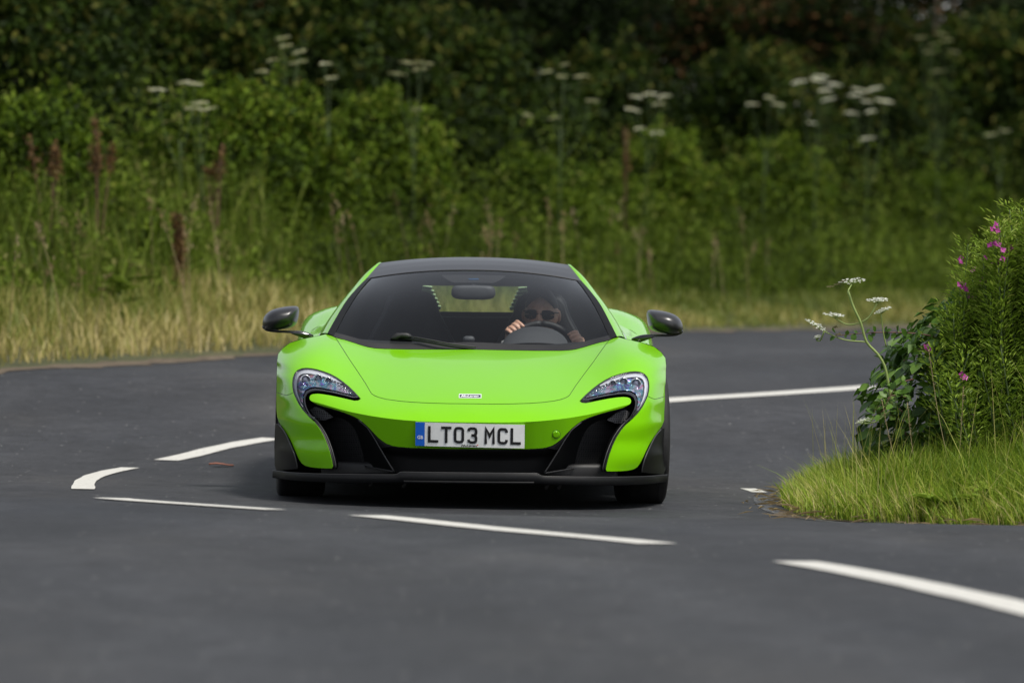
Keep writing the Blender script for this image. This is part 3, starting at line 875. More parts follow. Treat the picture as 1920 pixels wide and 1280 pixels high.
tag(bramble, 'dense dark bramble bush on the grass island at the right edge', 'bush')
def outline_x(z):
    """left face of the bush as a distance from its axis, by height above the soil"""
    return np.interp(z, [0, .15, .35, .55, .75, 1.0, 1.25, 1.45], [.80, .88, .86, .72, .52, .30, .12, 0])
canes = []
for i in range(46):
    a = rng.uniform(0, 6.28); z = rng.uniform(.15, .8); r_ = outline_x(z) * rng.uniform(.7, 1.02)
    b = np.array([rng.normal(0, .2), rng.normal(0, .2), -.03]); e = np.array([math.cos(a) * r_, math.sin(a) * r_ * .9, z])
    canes.append(tube_geo(smooth_line([b, b * .4 + e * .6 + np.array([0, 0, .22]), e], 9), np.linspace(.007, .0025, 9), 5))
v, f = merge(canes); add_obj('cane', py_mesh('cane', v, f), M_CANE, bramble)
def shell_points(n, zmax, lo=.62):
    z = rng.uniform(.02, zmax, n); a = rng.uniform(0, 6.28, n); r_ = outline_x(z) * rng.uniform(lo, 1.04, n)
    return np.column_stack([np.cos(a) * r_, np.sin(a) * r_ * .9, z]), a
# nearest 290 leaves one by one
Q, a = shell_points(1400, .78, .93)
front = (np.sin(a) < .15) & (np.cos(a) < .35)
Q, a = Q[front][:290], a[front][:290]
def leaf_matrix(p, d, nrm, L):
    d = Vector(d).normalized(); n_ = Vector(nrm); s_ = n_.cross(d).normalized(); n_ = d.cross(s_)
    M = Matrix((d, s_, n_)).transposed().to_4x4()
    return Matrix.Translation(p) @ M @ Matrix.Diagonal((L, L, L, 1))
for p, aa in zip(Q, a):
    d = Vector((math.cos(aa) * .6 + rng.normal(0, .4), math.sin(aa) * .6 + rng.normal(0, .4), -.45 + rng.normal(0, .25)))
    nrm = Vector((math.cos(aa) * .6 + rng.normal(0, .3), math.sin(aa) * .6 + rng.normal(0, .3), .85))
    o = add_obj('leaf', LEAF_MESHES[int(rng.integers(0, 6))], None, bramble)
    o.matrix_local = leaf_matrix(p, d, nrm, rng.uniform(.055, .105))
Q, a = shell_points(5200, .8, .35); n = len(Q)
o_ = np.column_stack([np.cos(a), np.sin(a), np.zeros(n)])
V, Fq, T = leaf_geo(Q, o_ * .6 + rng.normal(0, .5, (n, 3)) + [0, 0, -.4], o_ * .5 + rng.normal(0, .4, (n, 3)) + [0, 0, .8], rng.uniform(.04, .08, n), rng.uniform(.028, .05, n), rng.beta(2, 2.5, n))
add_obj('foliage', np_mesh('foliage', V, Fq, False, T), M_BRAMBLE, bramble, 'stuff')

# long arching bramble shoot with leaves reaching left towards the hogweed
sh0 = np.array([-.62, -.35, .55])
shoot = smooth_line([sh0 + [.3, .1, -.05], sh0 + [.05, 0, .055], sh0 + [-.22, 0, .072], sh0 + [-.42, 0, .055]], 16)
so = tube('shoot', shoot, np.linspace(.005, .0018, 16), M_CANE, bramble, 6)
for k, i in enumerate((3, 4, 5, 6, 7, 8, 8, 9, 10, 10, 11, 12, 13, 14, 15)):
    for s in (-1, 1):
        o = add_obj('leaf', LEAF_MESHES[int(rng.integers(1, 5))], None, so)
        o.matrix_local = leaf_matrix(shoot[i] + rng.normal(0, .006, 3), (rng.normal(-.2, .5), -.3, s * .7 - .2), (rng.normal(0, .3), -.6, .6), rng.uniform(.03, .062) * (1.2 - .04 * i))
# trailing shoots low at the left foot of the bush
for k in range(4):
    b = np.array([-.68, -.35 - .1 * k, .10 + .10 * k]); e = b + np.array([-.13 - .06 * rng.uniform(), -.05, .12 - .09 * k])
    ln = smooth_line([b, (b + e) / 2 + np.array([0, 0, .05]), e], 8)
    so = tube('shoot', ln, np.linspace(.004, .0015, 8), M_CANE, bramble, 5)
    for i in range(1, 8):
        for q in range(3):
            o = add_obj('leaf', LEAF_MESHES[int(rng.integers(1, 6))], None, so)
            o.matrix_local = leaf_matrix(ln[i] + rng.normal(0, .015, 3), rng.normal(0, 1, 3), (rng.normal(0, .4), -.5, .7), rng.uniform(.025, .055))

# ---- willowherb: upright stems, lance leaves, pink flowers at the top
def willowherb(x, y, stems, label, flowers):
    z0 = float(soil_z([x], [y])[0])
    root = empty('willowherb', (x, y, z0))
    geo, pos, dr, nr, tips = [], [], [], [], []
    for (sx_, sy_, hh, lx) in stems:
        e = np.array([sx_ + lx, sy_, hh]); ln = smooth_line([(sx_ * .6, sy_ * .6, -.02), (sx_, sy_, hh * .5), e], 14)
        geo.append(tube_geo(ln, np.linspace(.006, .0025, 14), 5)); tips.append(ln)
        m = int(430 * hh); t = rng.uniform(.2, 1, m)
        c = np.stack([np.interp(t, np.linspace(0, 1, 14), ln[:, k]) for k in range(3)], 1)
        # short side shoots carry leaves away from the stem
        aa = rng.uniform(0, 6.28, m); r_ = rng.uniform(0, .12, m) * (1.1 - .55 * t)
        c = c + np.column_stack([np.cos(aa) * r_, np.sin(aa) * r_, r_ * .8])
        pos.append(c); dr.append(np.column_stack([np.cos(aa), np.sin(aa), rng.uniform(.3, 1.3, m)])); nr.append(np.column_stack([-np.cos(aa) * .6, -np.sin(aa) * .6, np.ones(m)]) + rng.normal(0, .25, (m, 3)))
    v, f = merge(geo); add_obj('stems', py_mesh('stems', v, f), M_STEM, root)
    pos, dr, nr = map(np.concatenate, (pos, dr, nr)); m = len(pos)
    V, Fq, T = leaf_geo(pos, dr, nr, rng.uniform(.02, .052, m), rng.uniform(.006, .012, m), np.clip(rng.beta(2, 2, m) + .25 * (pos[:, 2] / 1.4 - .5), 0, 1))
    add_obj('foliage', np_mesh('foliage', V, Fq, False, T), M_HERB, root, 'stuff')
    for k, (i, t) in enumerate(flowers):
        ln = tips[i % len(tips)]
        c = np.array([np.interp(t, np.linspace(0, 1, 14), ln[:, q]) for q in range(3)]) + rng.normal(0, .014, 3) + np.array([-.01, -.03, .01])
        gs = []
        for q in range(int(rng.integers(2, 5))):
            p0 = c + rng.normal(0, .012, 3); fw = unit(np.array([rng.normal(0, .5), -.8, .4]))
            u = unit(np.cross(fw, [0, 0, 1.0])); w = np.cross(fw, u); an = np.arange(4) * math.pi / 2 + rng.uniform(0, 1.5)
            dd = np.outer(np.cos(an), u) + np.outer(np.sin(an), w) + fw * .35
            gs.append(leaf_geo(np.tile(p0, (4, 1)), dd, np.tile(fw, (4, 1)) , np.full(4, .019), np.full(4, .017), rng.uniform(.2, 1, 4), .1))
        V, Fq, T = cat_geo(gs)
        add_obj('flower', np_mesh('flower', V, Fq, False, T), M_PINK, root)
    tag(root, label, 'plant', 'pink flowered willowherb plants')
def stem_set(n, sp, h0, h1, lx):
    return [(rng.normal(0, sp), rng.normal(0, sp), rng.uniform(h0, h1), rng.normal(lx, .05)) for _ in range(n)]
willowherb(2.21, 28.05, [(q, rng.normal(0, .12), np.interp(q, [-.13, -.04, .1, .2], [.70, .86, 1.02, 1.14]) * rng.uniform(.8, 1.0), rng.normal(-.01, .03)) for q in rng.uniform(-.14, .2, 42)], 'shorter pink flowered willowherb leaning over the left face of the bramble', [(0, .99), (1, .99), (2, .98), (3, .99), (5, .98)])
willowherb(2.52, 27.95, [(q, rng.normal(0, .15), np.interp(q, [-.2, -.08, .1, .3], [1.02, 1.22, 1.36, 1.46]) * rng.uniform(.8, 1.0), rng.normal(-.02, .03)) for q in rng.uniform(-.2, .3, 60)], 'tallest pink flowered willowherb rising at the right edge of the picture', [(i, t) for i, t in zip(range(22), rng.uniform(.9, 1.0, 22))])
willowherb(2.72, 28.5, stem_set(36, .2, .85, 1.15, 0), 'rear willowherb standing in the bramble beyond the right edge', [(i, t) for i, t in zip(range(10), rng.uniform(.85, 1.0, 10))])
willowherb(2.36, 27.6, stem_set(16, .12, .30, .62, .0), 'low young willowherb with two pink flowers at the foot of the bramble', [(0, .95), (3, .8)])

# ---- hogweed with white umbels leaning out over the road
hb = np.array([1.92, 27.9]); hz = float(soil_z([hb[0]], [hb[1]])[0])
hog = empty('hogweed', (hb[0], hb[1], hz))
tag(hog, 'white flowered hogweed leaning left out of the bramble bush over the road', 'plant')
def W(px, py, d=27.9): return np.array([(px - 960) * d / 10800 - hb[0], d - hb[1], 1.25 - (py - 459) * d / 10800 - hz])
J1, J2, TOP = W(1625, 641), W(1614, 605), W(1590, 545)
geo = [tube_geo(smooth_line([W(1672, 760), W(1660, 690), W(1646, 664), J1, J2, W(1600, 575), TOP], 26), np.linspace(.0068, .0056, 26), 8)]
heads = [(1598, 524, 26, J2, 1, .1), (1645, 560, 20, J2, .75, .05), (1565, 588, 20, J2, .8, -.05), (1531, 607, 22, J1, .7, -.5), (1655, 580, 17, W(1662, 650), .5, .4), (1533, 630, 6, W(1545, 622), .3, .2), (1620, 786, 15, W(1668, 770), .5, .3)]
for px, py, rpx, frm, wgt, tilt in heads:
    c = W(px, py, 27.9 + rng.uniform(-.06, .06)); c0 = c - np.array([tilt * .02, 0, .022])
    mid = .5 * (frm + c0) + np.array([0, 0, -.02])
    if abs(px - 1598) < 2: frm = TOP; mid = .5 * (TOP + c0)
    geo.append(tube_geo(smooth_line([frm, mid, c0], 10), np.linspace(.0042, .003, 10), 6))
    r_ = rpx * 27.9 / 10800
    for k in range(14):
        rr = r_ * math.sqrt((k + .5) / 14); an = k * 2.4
        q = c + np.array([rr * math.cos(an), rr * math.sin(an) * .9, -.12 * rr + tilt * rr * math.cos(an)])
        geo.append(tube_geo([c0, .5 * (c0 + q) + np.array([0, 0, .0]), q], .0009, 4))
v, f = merge(geo); add_obj('stem', py_mesh('stem', v, f), M_HOG, hog)
for px, py, rpx, frm, wgt, tilt in heads:
    c = W(px, py); r_ = rpx * 27.9 / 10800
    V, Fq, T = umbel_geo(c, r_, .75, (-tilt, -.12, 1), 26, 11, .0085 if rpx > 10 else .006)
    add_obj('umbel', np_mesh('umbel', V, Fq, False, T), M_FLORET, hog)
for px, py in ((1557, 537), (1571, 532), (1580, 527), (1568, 612), (1572, 626)):
    c = W(px, py); V, Fq, T = umbel_geo(c, .018, .5, (0, 0, 1), 10, 6, .008)
    add_obj('spent_umbel', np_mesh('spent_umbel', V, Fq, False, T), M_SPENT, hog)

# ---- dry seeded grass stalks standing in front of the bramble
def dry_stalk(px0, py0, px1, py1, label):
    d = 27.4; a = np.array([(px0 - 960) * d / 10800, d, 1.25 - (py0 - 459) * d / 10800]); b = np.array([(px1 - 960) * d / 10800, d - .05, 1.25 - (py1 - 459) * d / 10800])
    a[2] = float(soil_z([a[0]], [a[1]])[0])
    root = empty('dry_stalk', a)
    ln = smooth_line([(0, 0, 0), (b - a) * .5 + np.array([(b - a)[0] * .12, 0, .02]), b - a], 14)
    tube('stem', ln, np.linspace(.002, .0013, 14), M_SEEDSTEM, root, 5)
    m = 40; t = rng.uniform(.6, 1, m); c = np.stack([np.interp(t, np.linspace(0, 1, 14), ln[:, k]) for k in range(3)], 1)
    V, Fq, T = leaf_geo(c, unit(b - a) + rng.normal(0, .4, (m, 3)), rng.normal(size=(m, 3)), rng.uniform(.008, .016, m), rng.uniform(.003, .005, m), rng.uniform(.3, 1, m))
    add_obj('seed_head', np_mesh('seed_head', V, Fq, False, T), M_SEED, root, 'stuff')
    tag(root, label, 'grass stalk', 'dry grass stalks before the bramble')
M_SEEDSTEM = simple('straw_stem', (.30, .24, .12), .7)
dry_stalk(1790, 800, 1740, 655, 'long straw coloured stalk slanting across the middle of the bramble')
dry_stalk(1700, 800, 1652, 748, 'short bent dry stalk at the left foot of the bramble')
dry_stalk(1725, 805, 1700, 755, 'middle dry stalk between the bent one and the long one')
dry_stalk(1795, 800, 1805, 725, 'upright dry stalk right of the long slanting one')

# ------------------------------------------------------------------ the car: depth of its skin, y = F(x, z), thin-plate spline
_CP = """0 .414 0;0 .455 .06;0 .50 .17;0 .56 .37;0 .62 .60;0 .68 .86;0 .738 1.19;0 .80 1.6
.25 .417 .02;.25 .457 .08;.25 .50 .19;.25 .56 .39;.25 .62 .62;.25 .68 .87;.25 .738 1.19;.25 .80 1.58
.45 .433 .075;.45 .465 .14;.45 .50 .23;.45 .56 .42;.45 .62 .64;.45 .68 .87;.45 .738 1.15;.45 .80 1.48
.60 .43 .16;.60 .46 .20;.60 .50 .27;.60 .56 .42;.60 .62 .60;.60 .68 .79;.60 .735 1.02;.60 .80 1.36
.72 .43 .26;.72 .50 .33;.72 .56 .42;.72 .62 .54;.72 .68 .69;.72 .735 .87;.72 .785 1.12;.72 .82 1.38
.82 .43 .38;.82 .50 .42;.82 .56 .48;.82 .62 .58;.82 .68 .71;.82 .735 .90;.82 .775 1.13
.89 .43 .52;.89 .50 .54;.89 .56 .59;.89 .62 .68;.89 .68 .82;.89 .735 1.04;.89 .765 1.25
.93 .40 .64;.93 .50 .67;.93 .60 .76;.93 .66 .87;.93 .71 1.05
.955 .40 .80;.955 .50 .82;.955 .58 .88;.955 .65 1.02
.72 .32 .25;.72 .18 .25;.82 .32 .38;.82 .18 .39;.89 .32 .53;.89 .18 .54;.93 .25 .65;.955 .25 .82"""
_cp = np.array([[float(v) for v in q.split()] for q in _CP.replace('\n', ';').split(';')])
_mir = _cp[_cp[:, 0] > 0] * np.array([-1, 1, 1])
_cp = np.vstack([_cp, _mir])

def _tps_k(r2): return np.where(r2 > 0, r2 * np.log(np.maximum(r2, 1e-12)), 0.0)

def tps_fit(P, y, lam=1.5e-3):
    n = len(P); K = _tps_k(((P[:, None] - P[None]) ** 2).sum(-1)) + lam * np.eye(n)
    A = np.zeros((n + 3, n + 3)); A[:n, :n] = K; A[:n, n] = 1; A[:n, n + 1:] = P; A[n:, :n] = A[:n, n:].T
    return P, np.linalg.solve(A, np.concatenate([y, np.zeros(3)]))

def tps_eval(fit, Q):
    P, w = fit; n = len(P)
    return _tps_k(((Q[:, None] - P[None]) ** 2).sum(-1)) @ w[:n] + w[n] + Q @ w[n + 1:]

_fit = tps_fit(_cp[:, :2] * np.array([1, 1.6]), _cp[:, 2])
def F_top(x, z): return tps_eval(_fit, np.stack([np.asarray(x, float), np.asarray(z, float) * 1.6], 1))
_crx = np.array([0, .07, .157, .245, .305, .364, .418, .466, .515, .563, .612, .661, .70, .73, .754, .766, .77, .80])
_crz = np.array([.4135, .4136, .4142, .4162, .419, .4236, .4293, .4352, .4423, .4502, .4604, .4722, .4815, .4887, .4938, .4992, .506, .52])
def crease_z(x): return np.interp(np.abs(x), _crx, _crz)
def F_band(x, z):
    zc_ = crease_z(x)
    return F_top(x, zc_) + .34 * np.maximum(zc_ - np.asarray(z), -.02)
def F_cheek(x, z): return F_top(x, z)

# car outlines in car-local metres (x from the centre line, z above the road), viewer-left half, mirrored later
OUT = {
    'light_top': [(0.5289, 0.5167), (0.5549, 0.5409), (0.5841, 0.5646), (0.616, 0.5874), (0.6475, 0.6066), (0.6785, 0.6215), (0.7092, 0.6323), (0.7399, 0.6407), (0.7706, 0.6461), (0.7952, 0.6474), (0.8167, 0.6451), (0.8378, 0.6364), (0.8522, 0.6208), (0.8588, 0.6003), (0.8603, 0.577), (0.8576, 0.5537), (0.852, 0.5323)],
    'light_outer': [(0.852, 0.5323), (0.8408, 0.5075), (0.8273, 0.4845), (0.8101, 0.4606), (0.7926, 0.442), (0.767, 0.4213), (0.7375, 0.4043)],
    'light_inner': [(0.7375, 0.4043), (0.7546, 0.423), (0.7708, 0.4441), (0.7828, 0.4659), (0.7899, 0.489), (0.7909, 0.5112), (0.7819, 0.529), (0.764, 0.5394), (0.7386, 0.544), (0.7082, 0.5423), (0.6716, 0.5372), (0.6351, 0.5309), (0.5984, 0.5235), (0.5617, 0.5151), (0.5289, 0.5167)],
    'lens_inner': [(0.74, 0.4089), (0.7604, 0.4281), (0.7785, 0.4496), (0.7904, 0.4715), (0.797, 0.4946), (0.7974, 0.518), (0.7898, 0.5381), (0.7708, 0.5502), (0.7454, 0.5543), (0.7087, 0.5503), (0.6721, 0.5434), (0.6355, 0.536), (0.5988, 0.528), (0.5652, 0.5207), (0.5391, 0.5177)],
    'tongue_top': [(0.7696, 0.5061), (0.7713, 0.5142), (0.7668, 0.5236), (0.7549, 0.5292), (0.7318, 0.5315), (0.7013, 0.5292), (0.6647, 0.5242), (0.6158, 0.5154), (0.5792, 0.5081), (0.5518, 0.503), (0.5339, 0.5044), (0.5224, 0.5112)],
    'crease': [(0.7696, 0.5061), (0.7656, 0.4992), (0.7543, 0.4938), (0.7295, 0.4887), (0.6985, 0.4815), (0.6615, 0.4722), (0.6123, 0.4604), (0.5633, 0.4503), (0.5147, 0.4424), (0.4663, 0.4351), (0.4183, 0.4293), (0.3645, 0.4234), (0.3051, 0.4185), (0.2458, 0.4153), (0.157, 0.4131), (0.0683, 0.4125), (0.006, 0.4126)],
    'cheek_seam': [(0.852, 0.5323), (0.8697, 0.523), (0.8879, 0.5165), (0.9158, 0.5204), (0.9456, 0.5263)],
    'fender_sil': [(0.9456, 0.5263), (0.948, 0.5963), (0.9528, 0.654), (0.9545, 0.6652), (0.9521, 0.7052), (0.9321, 0.7321), (0.8993, 0.7573), (0.835, 0.7787), (0.7553, 0.7952), (0.7143, 0.805), (0.6722, 0.7863)],
    'hood_side': [(0.6721, 0.7862), (0.6332, 0.7383), (0.5938, 0.6877), (0.5492, 0.6332), (0.5045, 0.5781), (0.4735, 0.5352)],
    'hood_front': [(0.4735, 0.5352), (0.4577, 0.526), (0.4361, 0.5186), (0.3996, 0.5108), (0.3393, 0.504), (0.2793, 0.4999), (0.1898, 0.4967), (0.1006, 0.4955), (0.004, 0.4961)],
    'hood_rear': [(0.6721, 0.7862), (0.6279, 0.7762), (0.5872, 0.7642), (0.5463, 0.7517), (0.5113, 0.7426), (0.4767, 0.7374), (0.4309, 0.7348), (0.3164, 0.7334), (0.1442, 0.7343), (0.0028, 0.7358)],
    'band_low': [(0.7696, 0.5061), (0.7656, 0.498), (0.753, 0.489), (0.7295, 0.4785), (0.6985, 0.4707), (0.6615, 0.4626), (0.6246, 0.4533), (0.5878, 0.4421), (0.5572, 0.4313), (0.5299, 0.4185), (0.5086, 0.4037), (0.4843, 0.383), (0.4601, 0.3586), (0.439, 0.3365), (0.418, 0.3191), (0.394, 0.3035), (0.3641, 0.2934), (0.3343, 0.2893), (0.2749, 0.2861), (0.1859, 0.2846), (0.097, 0.2841), (0.007, 0.2846)],
    'cheek_in': [(0.852, 0.5323), (0.8389, 0.507), (0.8247, 0.4817), (0.8023, 0.4533), (0.7734, 0.4252), (0.7417, 0.3994), (0.7197, 0.373), (0.6997, 0.3423), (0.6819, 0.3057), (0.6658, 0.2639), (0.655, 0.2258), (0.648, 0.1922), (0.6522, 0.1812)],
    'cheek_low': [(0.6522, 0.1812), (0.6806, 0.179), (0.7241, 0.1788), (0.7615, 0.1807), (0.7866, 0.1858), (0.8043, 0.1962), (0.8181, 0.2147), (0.8309, 0.2398), (0.8454, 0.2704), (0.8611, 0.3), (0.8849, 0.3337), (0.909, 0.3632), (0.9267, 0.3835), (0.9373, 0.4062), (0.9433, 0.4353), (0.9451, 0.4772), (0.9456, 0.5263)],
    'blade_canard': [(0.9476, 0.3741), (0.9196, 0.3685), (0.8917, 0.339), (0.8642, 0.2907), (0.8425, 0.2449), (0.8291, 0.2004), (0.8236, 0.169), (0.9383, 0.1487), (0.9487, 0.1744), (0.9534, 0.257), (0.9509, 0.3311)],
    'wall_out': [(0.753, 0.489), (0.7295, 0.4767), (0.6615, 0.4602), (0.5878, 0.4385), (0.5299, 0.4137), (0.4843, 0.3782), (0.451, 0.3277), (0.4239, 0.2805), (0.3938, 0.2303), (0.3566, 0.1711)],
    'wall_in': [(0.7532, 0.4438), (0.7033, 0.4326), (0.6475, 0.421), (0.6104, 0.4147), (0.5796, 0.3978), (0.552, 0.3675), (0.5336, 0.3259), (0.5183, 0.2812), (0.5072, 0.2302), (0.4986, 0.1882)],
}

# ------------------------------------------------------------------ car materials
M_PAINT, _nt, _b = mat_new('lime_paint')
_b.inputs['Base Color'].default_value = (.175, .50, .002, 1); _b.inputs['Roughness'].default_value = .38
_b.inputs['Coat Weight'].default_value = .75; _b.inputs['Coat Roughness'].default_value = .035; _b.inputs['Coat IOR'].default_value = 1.38; _b.inputs['Specular IOR Level'].default_value = .08
_sp = noise(_nt, 190, 2, .5); _lay = ramp(_nt, _sp, [(.70, (.175, .50, .002)), (.78, (.12, .36, .02))])
_nt.links.new(_lay, _b.inputs['Base Color'])                       # a sprinkle of road dirt and flies
M_BLACK = simple('satin_black', (.006, .0063, .007), .48, vary=.2, scale=60, spec=.2)
M_TRIM = simple('matt_black_trim', (.010, .010, .011), .55)
M_ROOF = simple('roof_black', (.016, .016, .018), .33, coat=.25, coat_rough=.3)
M_GLOSSB = simple('gloss_black', (.006, .006, .007), .12, coat=.6)
M_GREY = simple('edge_grey', (.035, .035, .037), .45)  # lighter than the black trim, to paint highlights along its edges
M_TYRE = simple('tyre_rubber', (.011, .011, .012), .75, vary=.3, scale=40, bmp=.2)
M_RIM = simple('dark_alloy', (.05, .05, .055), .3, metal=.9)
M_DISC = simple('brake_disc', (.35, .35, .36), .35, metal=1)
M_CHROME = simple('bright_reflector', (.82, .83, .86), .12, metal=1)
M_DRL = simple('white_light_guide', (.62, .63, .68), .2, coat=1)
M_PLATE = simple('plate_white', (.74, .75, .74), .35, vary=.06, scale=30, coat=.3)
M_BLUE = simple('plate_blue', (.005, .11, .55), .35, coat=.3)
M_INK = simple('plate_ink', (.008, .008, .009), .4)
M_WHITE = simple('white_ink', (.75, .76, .78), .4)
M_RED = simple('red_ink', (.6, .03, .03), .4)
M_NAVY = simple('badge_navy', (.012, .016, .04), .25, coat=.5)
M_LOUVRE = simple('pale_louvre', (.52, .62, .42), .4)  # reflections on the slats are put into this pale base colour
M_CABIN = simple('cabin_leather', (.009, .0095, .011), .6, vary=.2, scale=80)
M_CABIN2 = simple('cabin_grey', (.045, .047, .052), .6)

def mesh_mat(name, col, scale):
    """fine honeycomb grille: dark holes between satin webs"""
    m, nt, b = mat_new(name)
    tc = nt.nodes.new('ShaderNodeTexCoord'); vo = nt.nodes.new('ShaderNodeTexVoronoi'); vo.feature = 'DISTANCE_TO_EDGE'; vo.inputs['Scale'].default_value = scale
    vo.inputs['Randomness'].default_value = .12
    nt.links.new(tc.outputs['Object'], vo.inputs['Vector'])
    nt.links.new(ramp(nt, vo.outputs['Distance'], [(.10, col), (.2, (.003, .003, .003))]), b.inputs['Base Color'])
    b.inputs['Roughness'].default_value = .5
    return m
M_MESH = mesh_mat('intake_mesh', (.03, .03, .032), 90)
M_MESH2 = mesh_mat('pale_intake_mesh', (.16, .16, .17), 90)

def glass_mat(name, tint, refl=1.0):
    m, nt, b = mat_new(name)
    nt.nodes.remove(b)
    out = nt.nodes['Material Output']
    t = nt.nodes.new('ShaderNodeBsdfTransparent'); t.inputs[0].default_value = (*tint, 1)
    g = nt.nodes.new('ShaderNodeBsdfGlossy'); g.inputs['Roughness'].default_value = .02; g.inputs[0].default_value = (refl,) * 3 + (1,)
    fr = nt.nodes.new('ShaderNodeFresnel'); fr.inputs[0].default_value = 1.36
    mx = nt.nodes.new('ShaderNodeMixShader')
    nt.links.new(fr.outputs[0], mx.inputs[0]); nt.links.new(t.outputs[0], mx.inputs[1]); nt.links.new(g.outputs[0], mx.inputs[2]); nt.links.new(mx.outputs[0], out.inputs[0])
    return m
M_GLASS = glass_mat('windscreen_glass', (.92, .95, .96))
M_GLASS_SIDE = glass_mat('side_glass', (.55, .58, .58))
M_LENS = glass_mat('lamp_lens', (.93, .95, .97))
# lamp internals; rainbow reflections are painted into the base colour
M_LAMP, _nt, _b = mat_new('painted_sheen_reflector')
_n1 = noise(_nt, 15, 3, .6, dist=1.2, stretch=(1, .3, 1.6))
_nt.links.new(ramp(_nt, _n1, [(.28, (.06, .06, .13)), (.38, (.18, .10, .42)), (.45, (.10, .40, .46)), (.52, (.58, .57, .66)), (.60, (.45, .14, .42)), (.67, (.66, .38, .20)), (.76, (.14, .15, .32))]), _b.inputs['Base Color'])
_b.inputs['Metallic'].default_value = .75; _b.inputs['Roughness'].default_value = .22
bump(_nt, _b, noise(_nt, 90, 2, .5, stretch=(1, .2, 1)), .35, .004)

# ------------------------------------------------------------------ car builders
CAR_LOC, CAR_ROT = (-.205, 27.2, 0.0), (0, R(.6), 0)
car = empty('sports_car', CAR_LOC, CAR_ROT)
tag(car, 'lime green sports car with black roof driving through the bend towards the viewer', 'car')

def A(k): return [tuple(p) for p in OUT[k]]
def rev(L): return list(L)[::-1]
def dens(P, step):
    P = np.asarray(P, float); out = []
    for a, b in zip(P, np.roll(P, -1, 0)):
        n = max(1, int(np.ceil(np.linalg.norm(b - a) / step)))
        for i in range(n): out.append(a + (b - a) * i / n)
    return np.array(out)
def inset(P, g):
    P = np.asarray(P, float)
    area = .5 * np.sum(P[:, 0] * np.roll(P[:, 1], -1) - np.roll(P[:, 0], -1) * P[:, 1])
    d0 = unit(P - np.roll(P, 1, 0)); d1 = unit(np.roll(P, -1, 0) - P)
    n0 = np.stack([-d0[:, 1], d0[:, 0]], 1); n1 = np.stack([-d1[:, 1], d1[:, 0]], 1)
    n = unit(n0 + n1)
    return P + n * (g * np.sign(area))[..., None] if np.isscalar(g) else P + n * (np.asarray(g) * np.sign(area))[:, None]

def fgrad(fn, x, z, e=.004):
    fx = (fn(x + e, z) - fn(x - e, z)) / (2 * e); fz = (fn(x, z + e) - fn(x, z - e)) / (2 * e)
    return unit(np.stack([fx, -np.ones_like(fx), fz], 1))

def panel(name, outline, fn, mat, parent, step=.015, thick=.018, gap=.0013, nogap=None, keep=None):
    """a body panel: outline in (x, z), skin depth y = fn(x, z), edges turned inwards"""
    P = [outline[0]]
    for q in outline[1:]:
        if np.hypot(q[0] - P[-1][0], q[1] - P[-1][1]) > .0012: P.append(q)
    if np.hypot(P[0][0] - P[-1][0], P[0][1] - P[-1][1]) < .0012: P.pop()
    P = dens(P, step * .9)
    g = np.full(len(P), gap)
    if nogap is not None:
        dn = poly_dist(np.array(nogap), np.column_stack([np.abs(P[:, 0]), P[:, 1]])); g = np.where(dn < .004, 0, gap)
    P = inset(P, g)
    v2, tris = fill2d(P, step)
    y = fn(v2[:, 0], v2[:, 1]); n = fgrad(fn, v2[:, 0], v2[:, 1])
    V = np.column_stack([v2[:, 0], y, v2[:, 1]])
    Fc = []
    for t in tris:
        a, b, c = (V[i] for i in t)
        Fc.append(t if np.cross(b - a, c - a)[1] < 0 else t[::-1])
    yb = fn(P[:, 0], P[:, 1]); nb = fgrad(fn, P[:, 0], P[:, 1]); nP = len(P); b0 = len(V)
    B = np.column_stack([P[:, 0], yb, P[:, 1]])
    V = np.vstack([V, B, B - nb * thick * .5 + np.array([0, thick * .6, 0])])
    area = np.sum(P[:, 0] * np.roll(P[:, 1], -1) - np.roll(P[:, 0], -1) * P[:, 1])
    for i in range(nP):
        j = (i + 1) % nP; q = [b0 + i, b0 + nP + i, b0 + nP + j, b0 + j]
        Fc.append(q if area > 0 else q[::-1])
    me = py_mesh(name, V, Fc)
    nn = np.zeros((len(V), 3)); nn[:len(n)] = n
    me.normals_split_custom_set_from_vertices([tuple(a) for a in nn])
    return add_obj(name, me, mat, parent)

def mirror_x(P): return [(-x, z) for x, z in P]
def both(half): return list(half) + rev(mirror_x(half))

def ribbon(name, path, fn, o0, o1, mat, parent, dy=.0, closed=False, flip=1):
    P = np.asarray(path, float)
    T = unit(np.gradient(P, axis=0)); N = np.stack([-T[:, 1], T[:, 0]], 1) * flip
    rows = []
    for t in np.linspace(0, 1, 4):
        o = o0 + (o1 - o0) * t
        o = np.full(len(P), o) if np.isscalar(o) else o
        Q = P + N * o[:, None]
        rows.append(np.column_stack([Q[:, 0], fn(Q[:, 0], Q[:, 1]) + dy, Q[:, 1]]))
    return loft(name, rows, mat, parent)

def on(fn, P, dy=0.): P = np.asarray(P, float); return np.column_stack([P[:, 0], fn(P[:, 0], P[:, 1]) + dy, P[:, 1]])
def sx(P, s): P = np.array(P, float); P[:, 0] *= s; return P

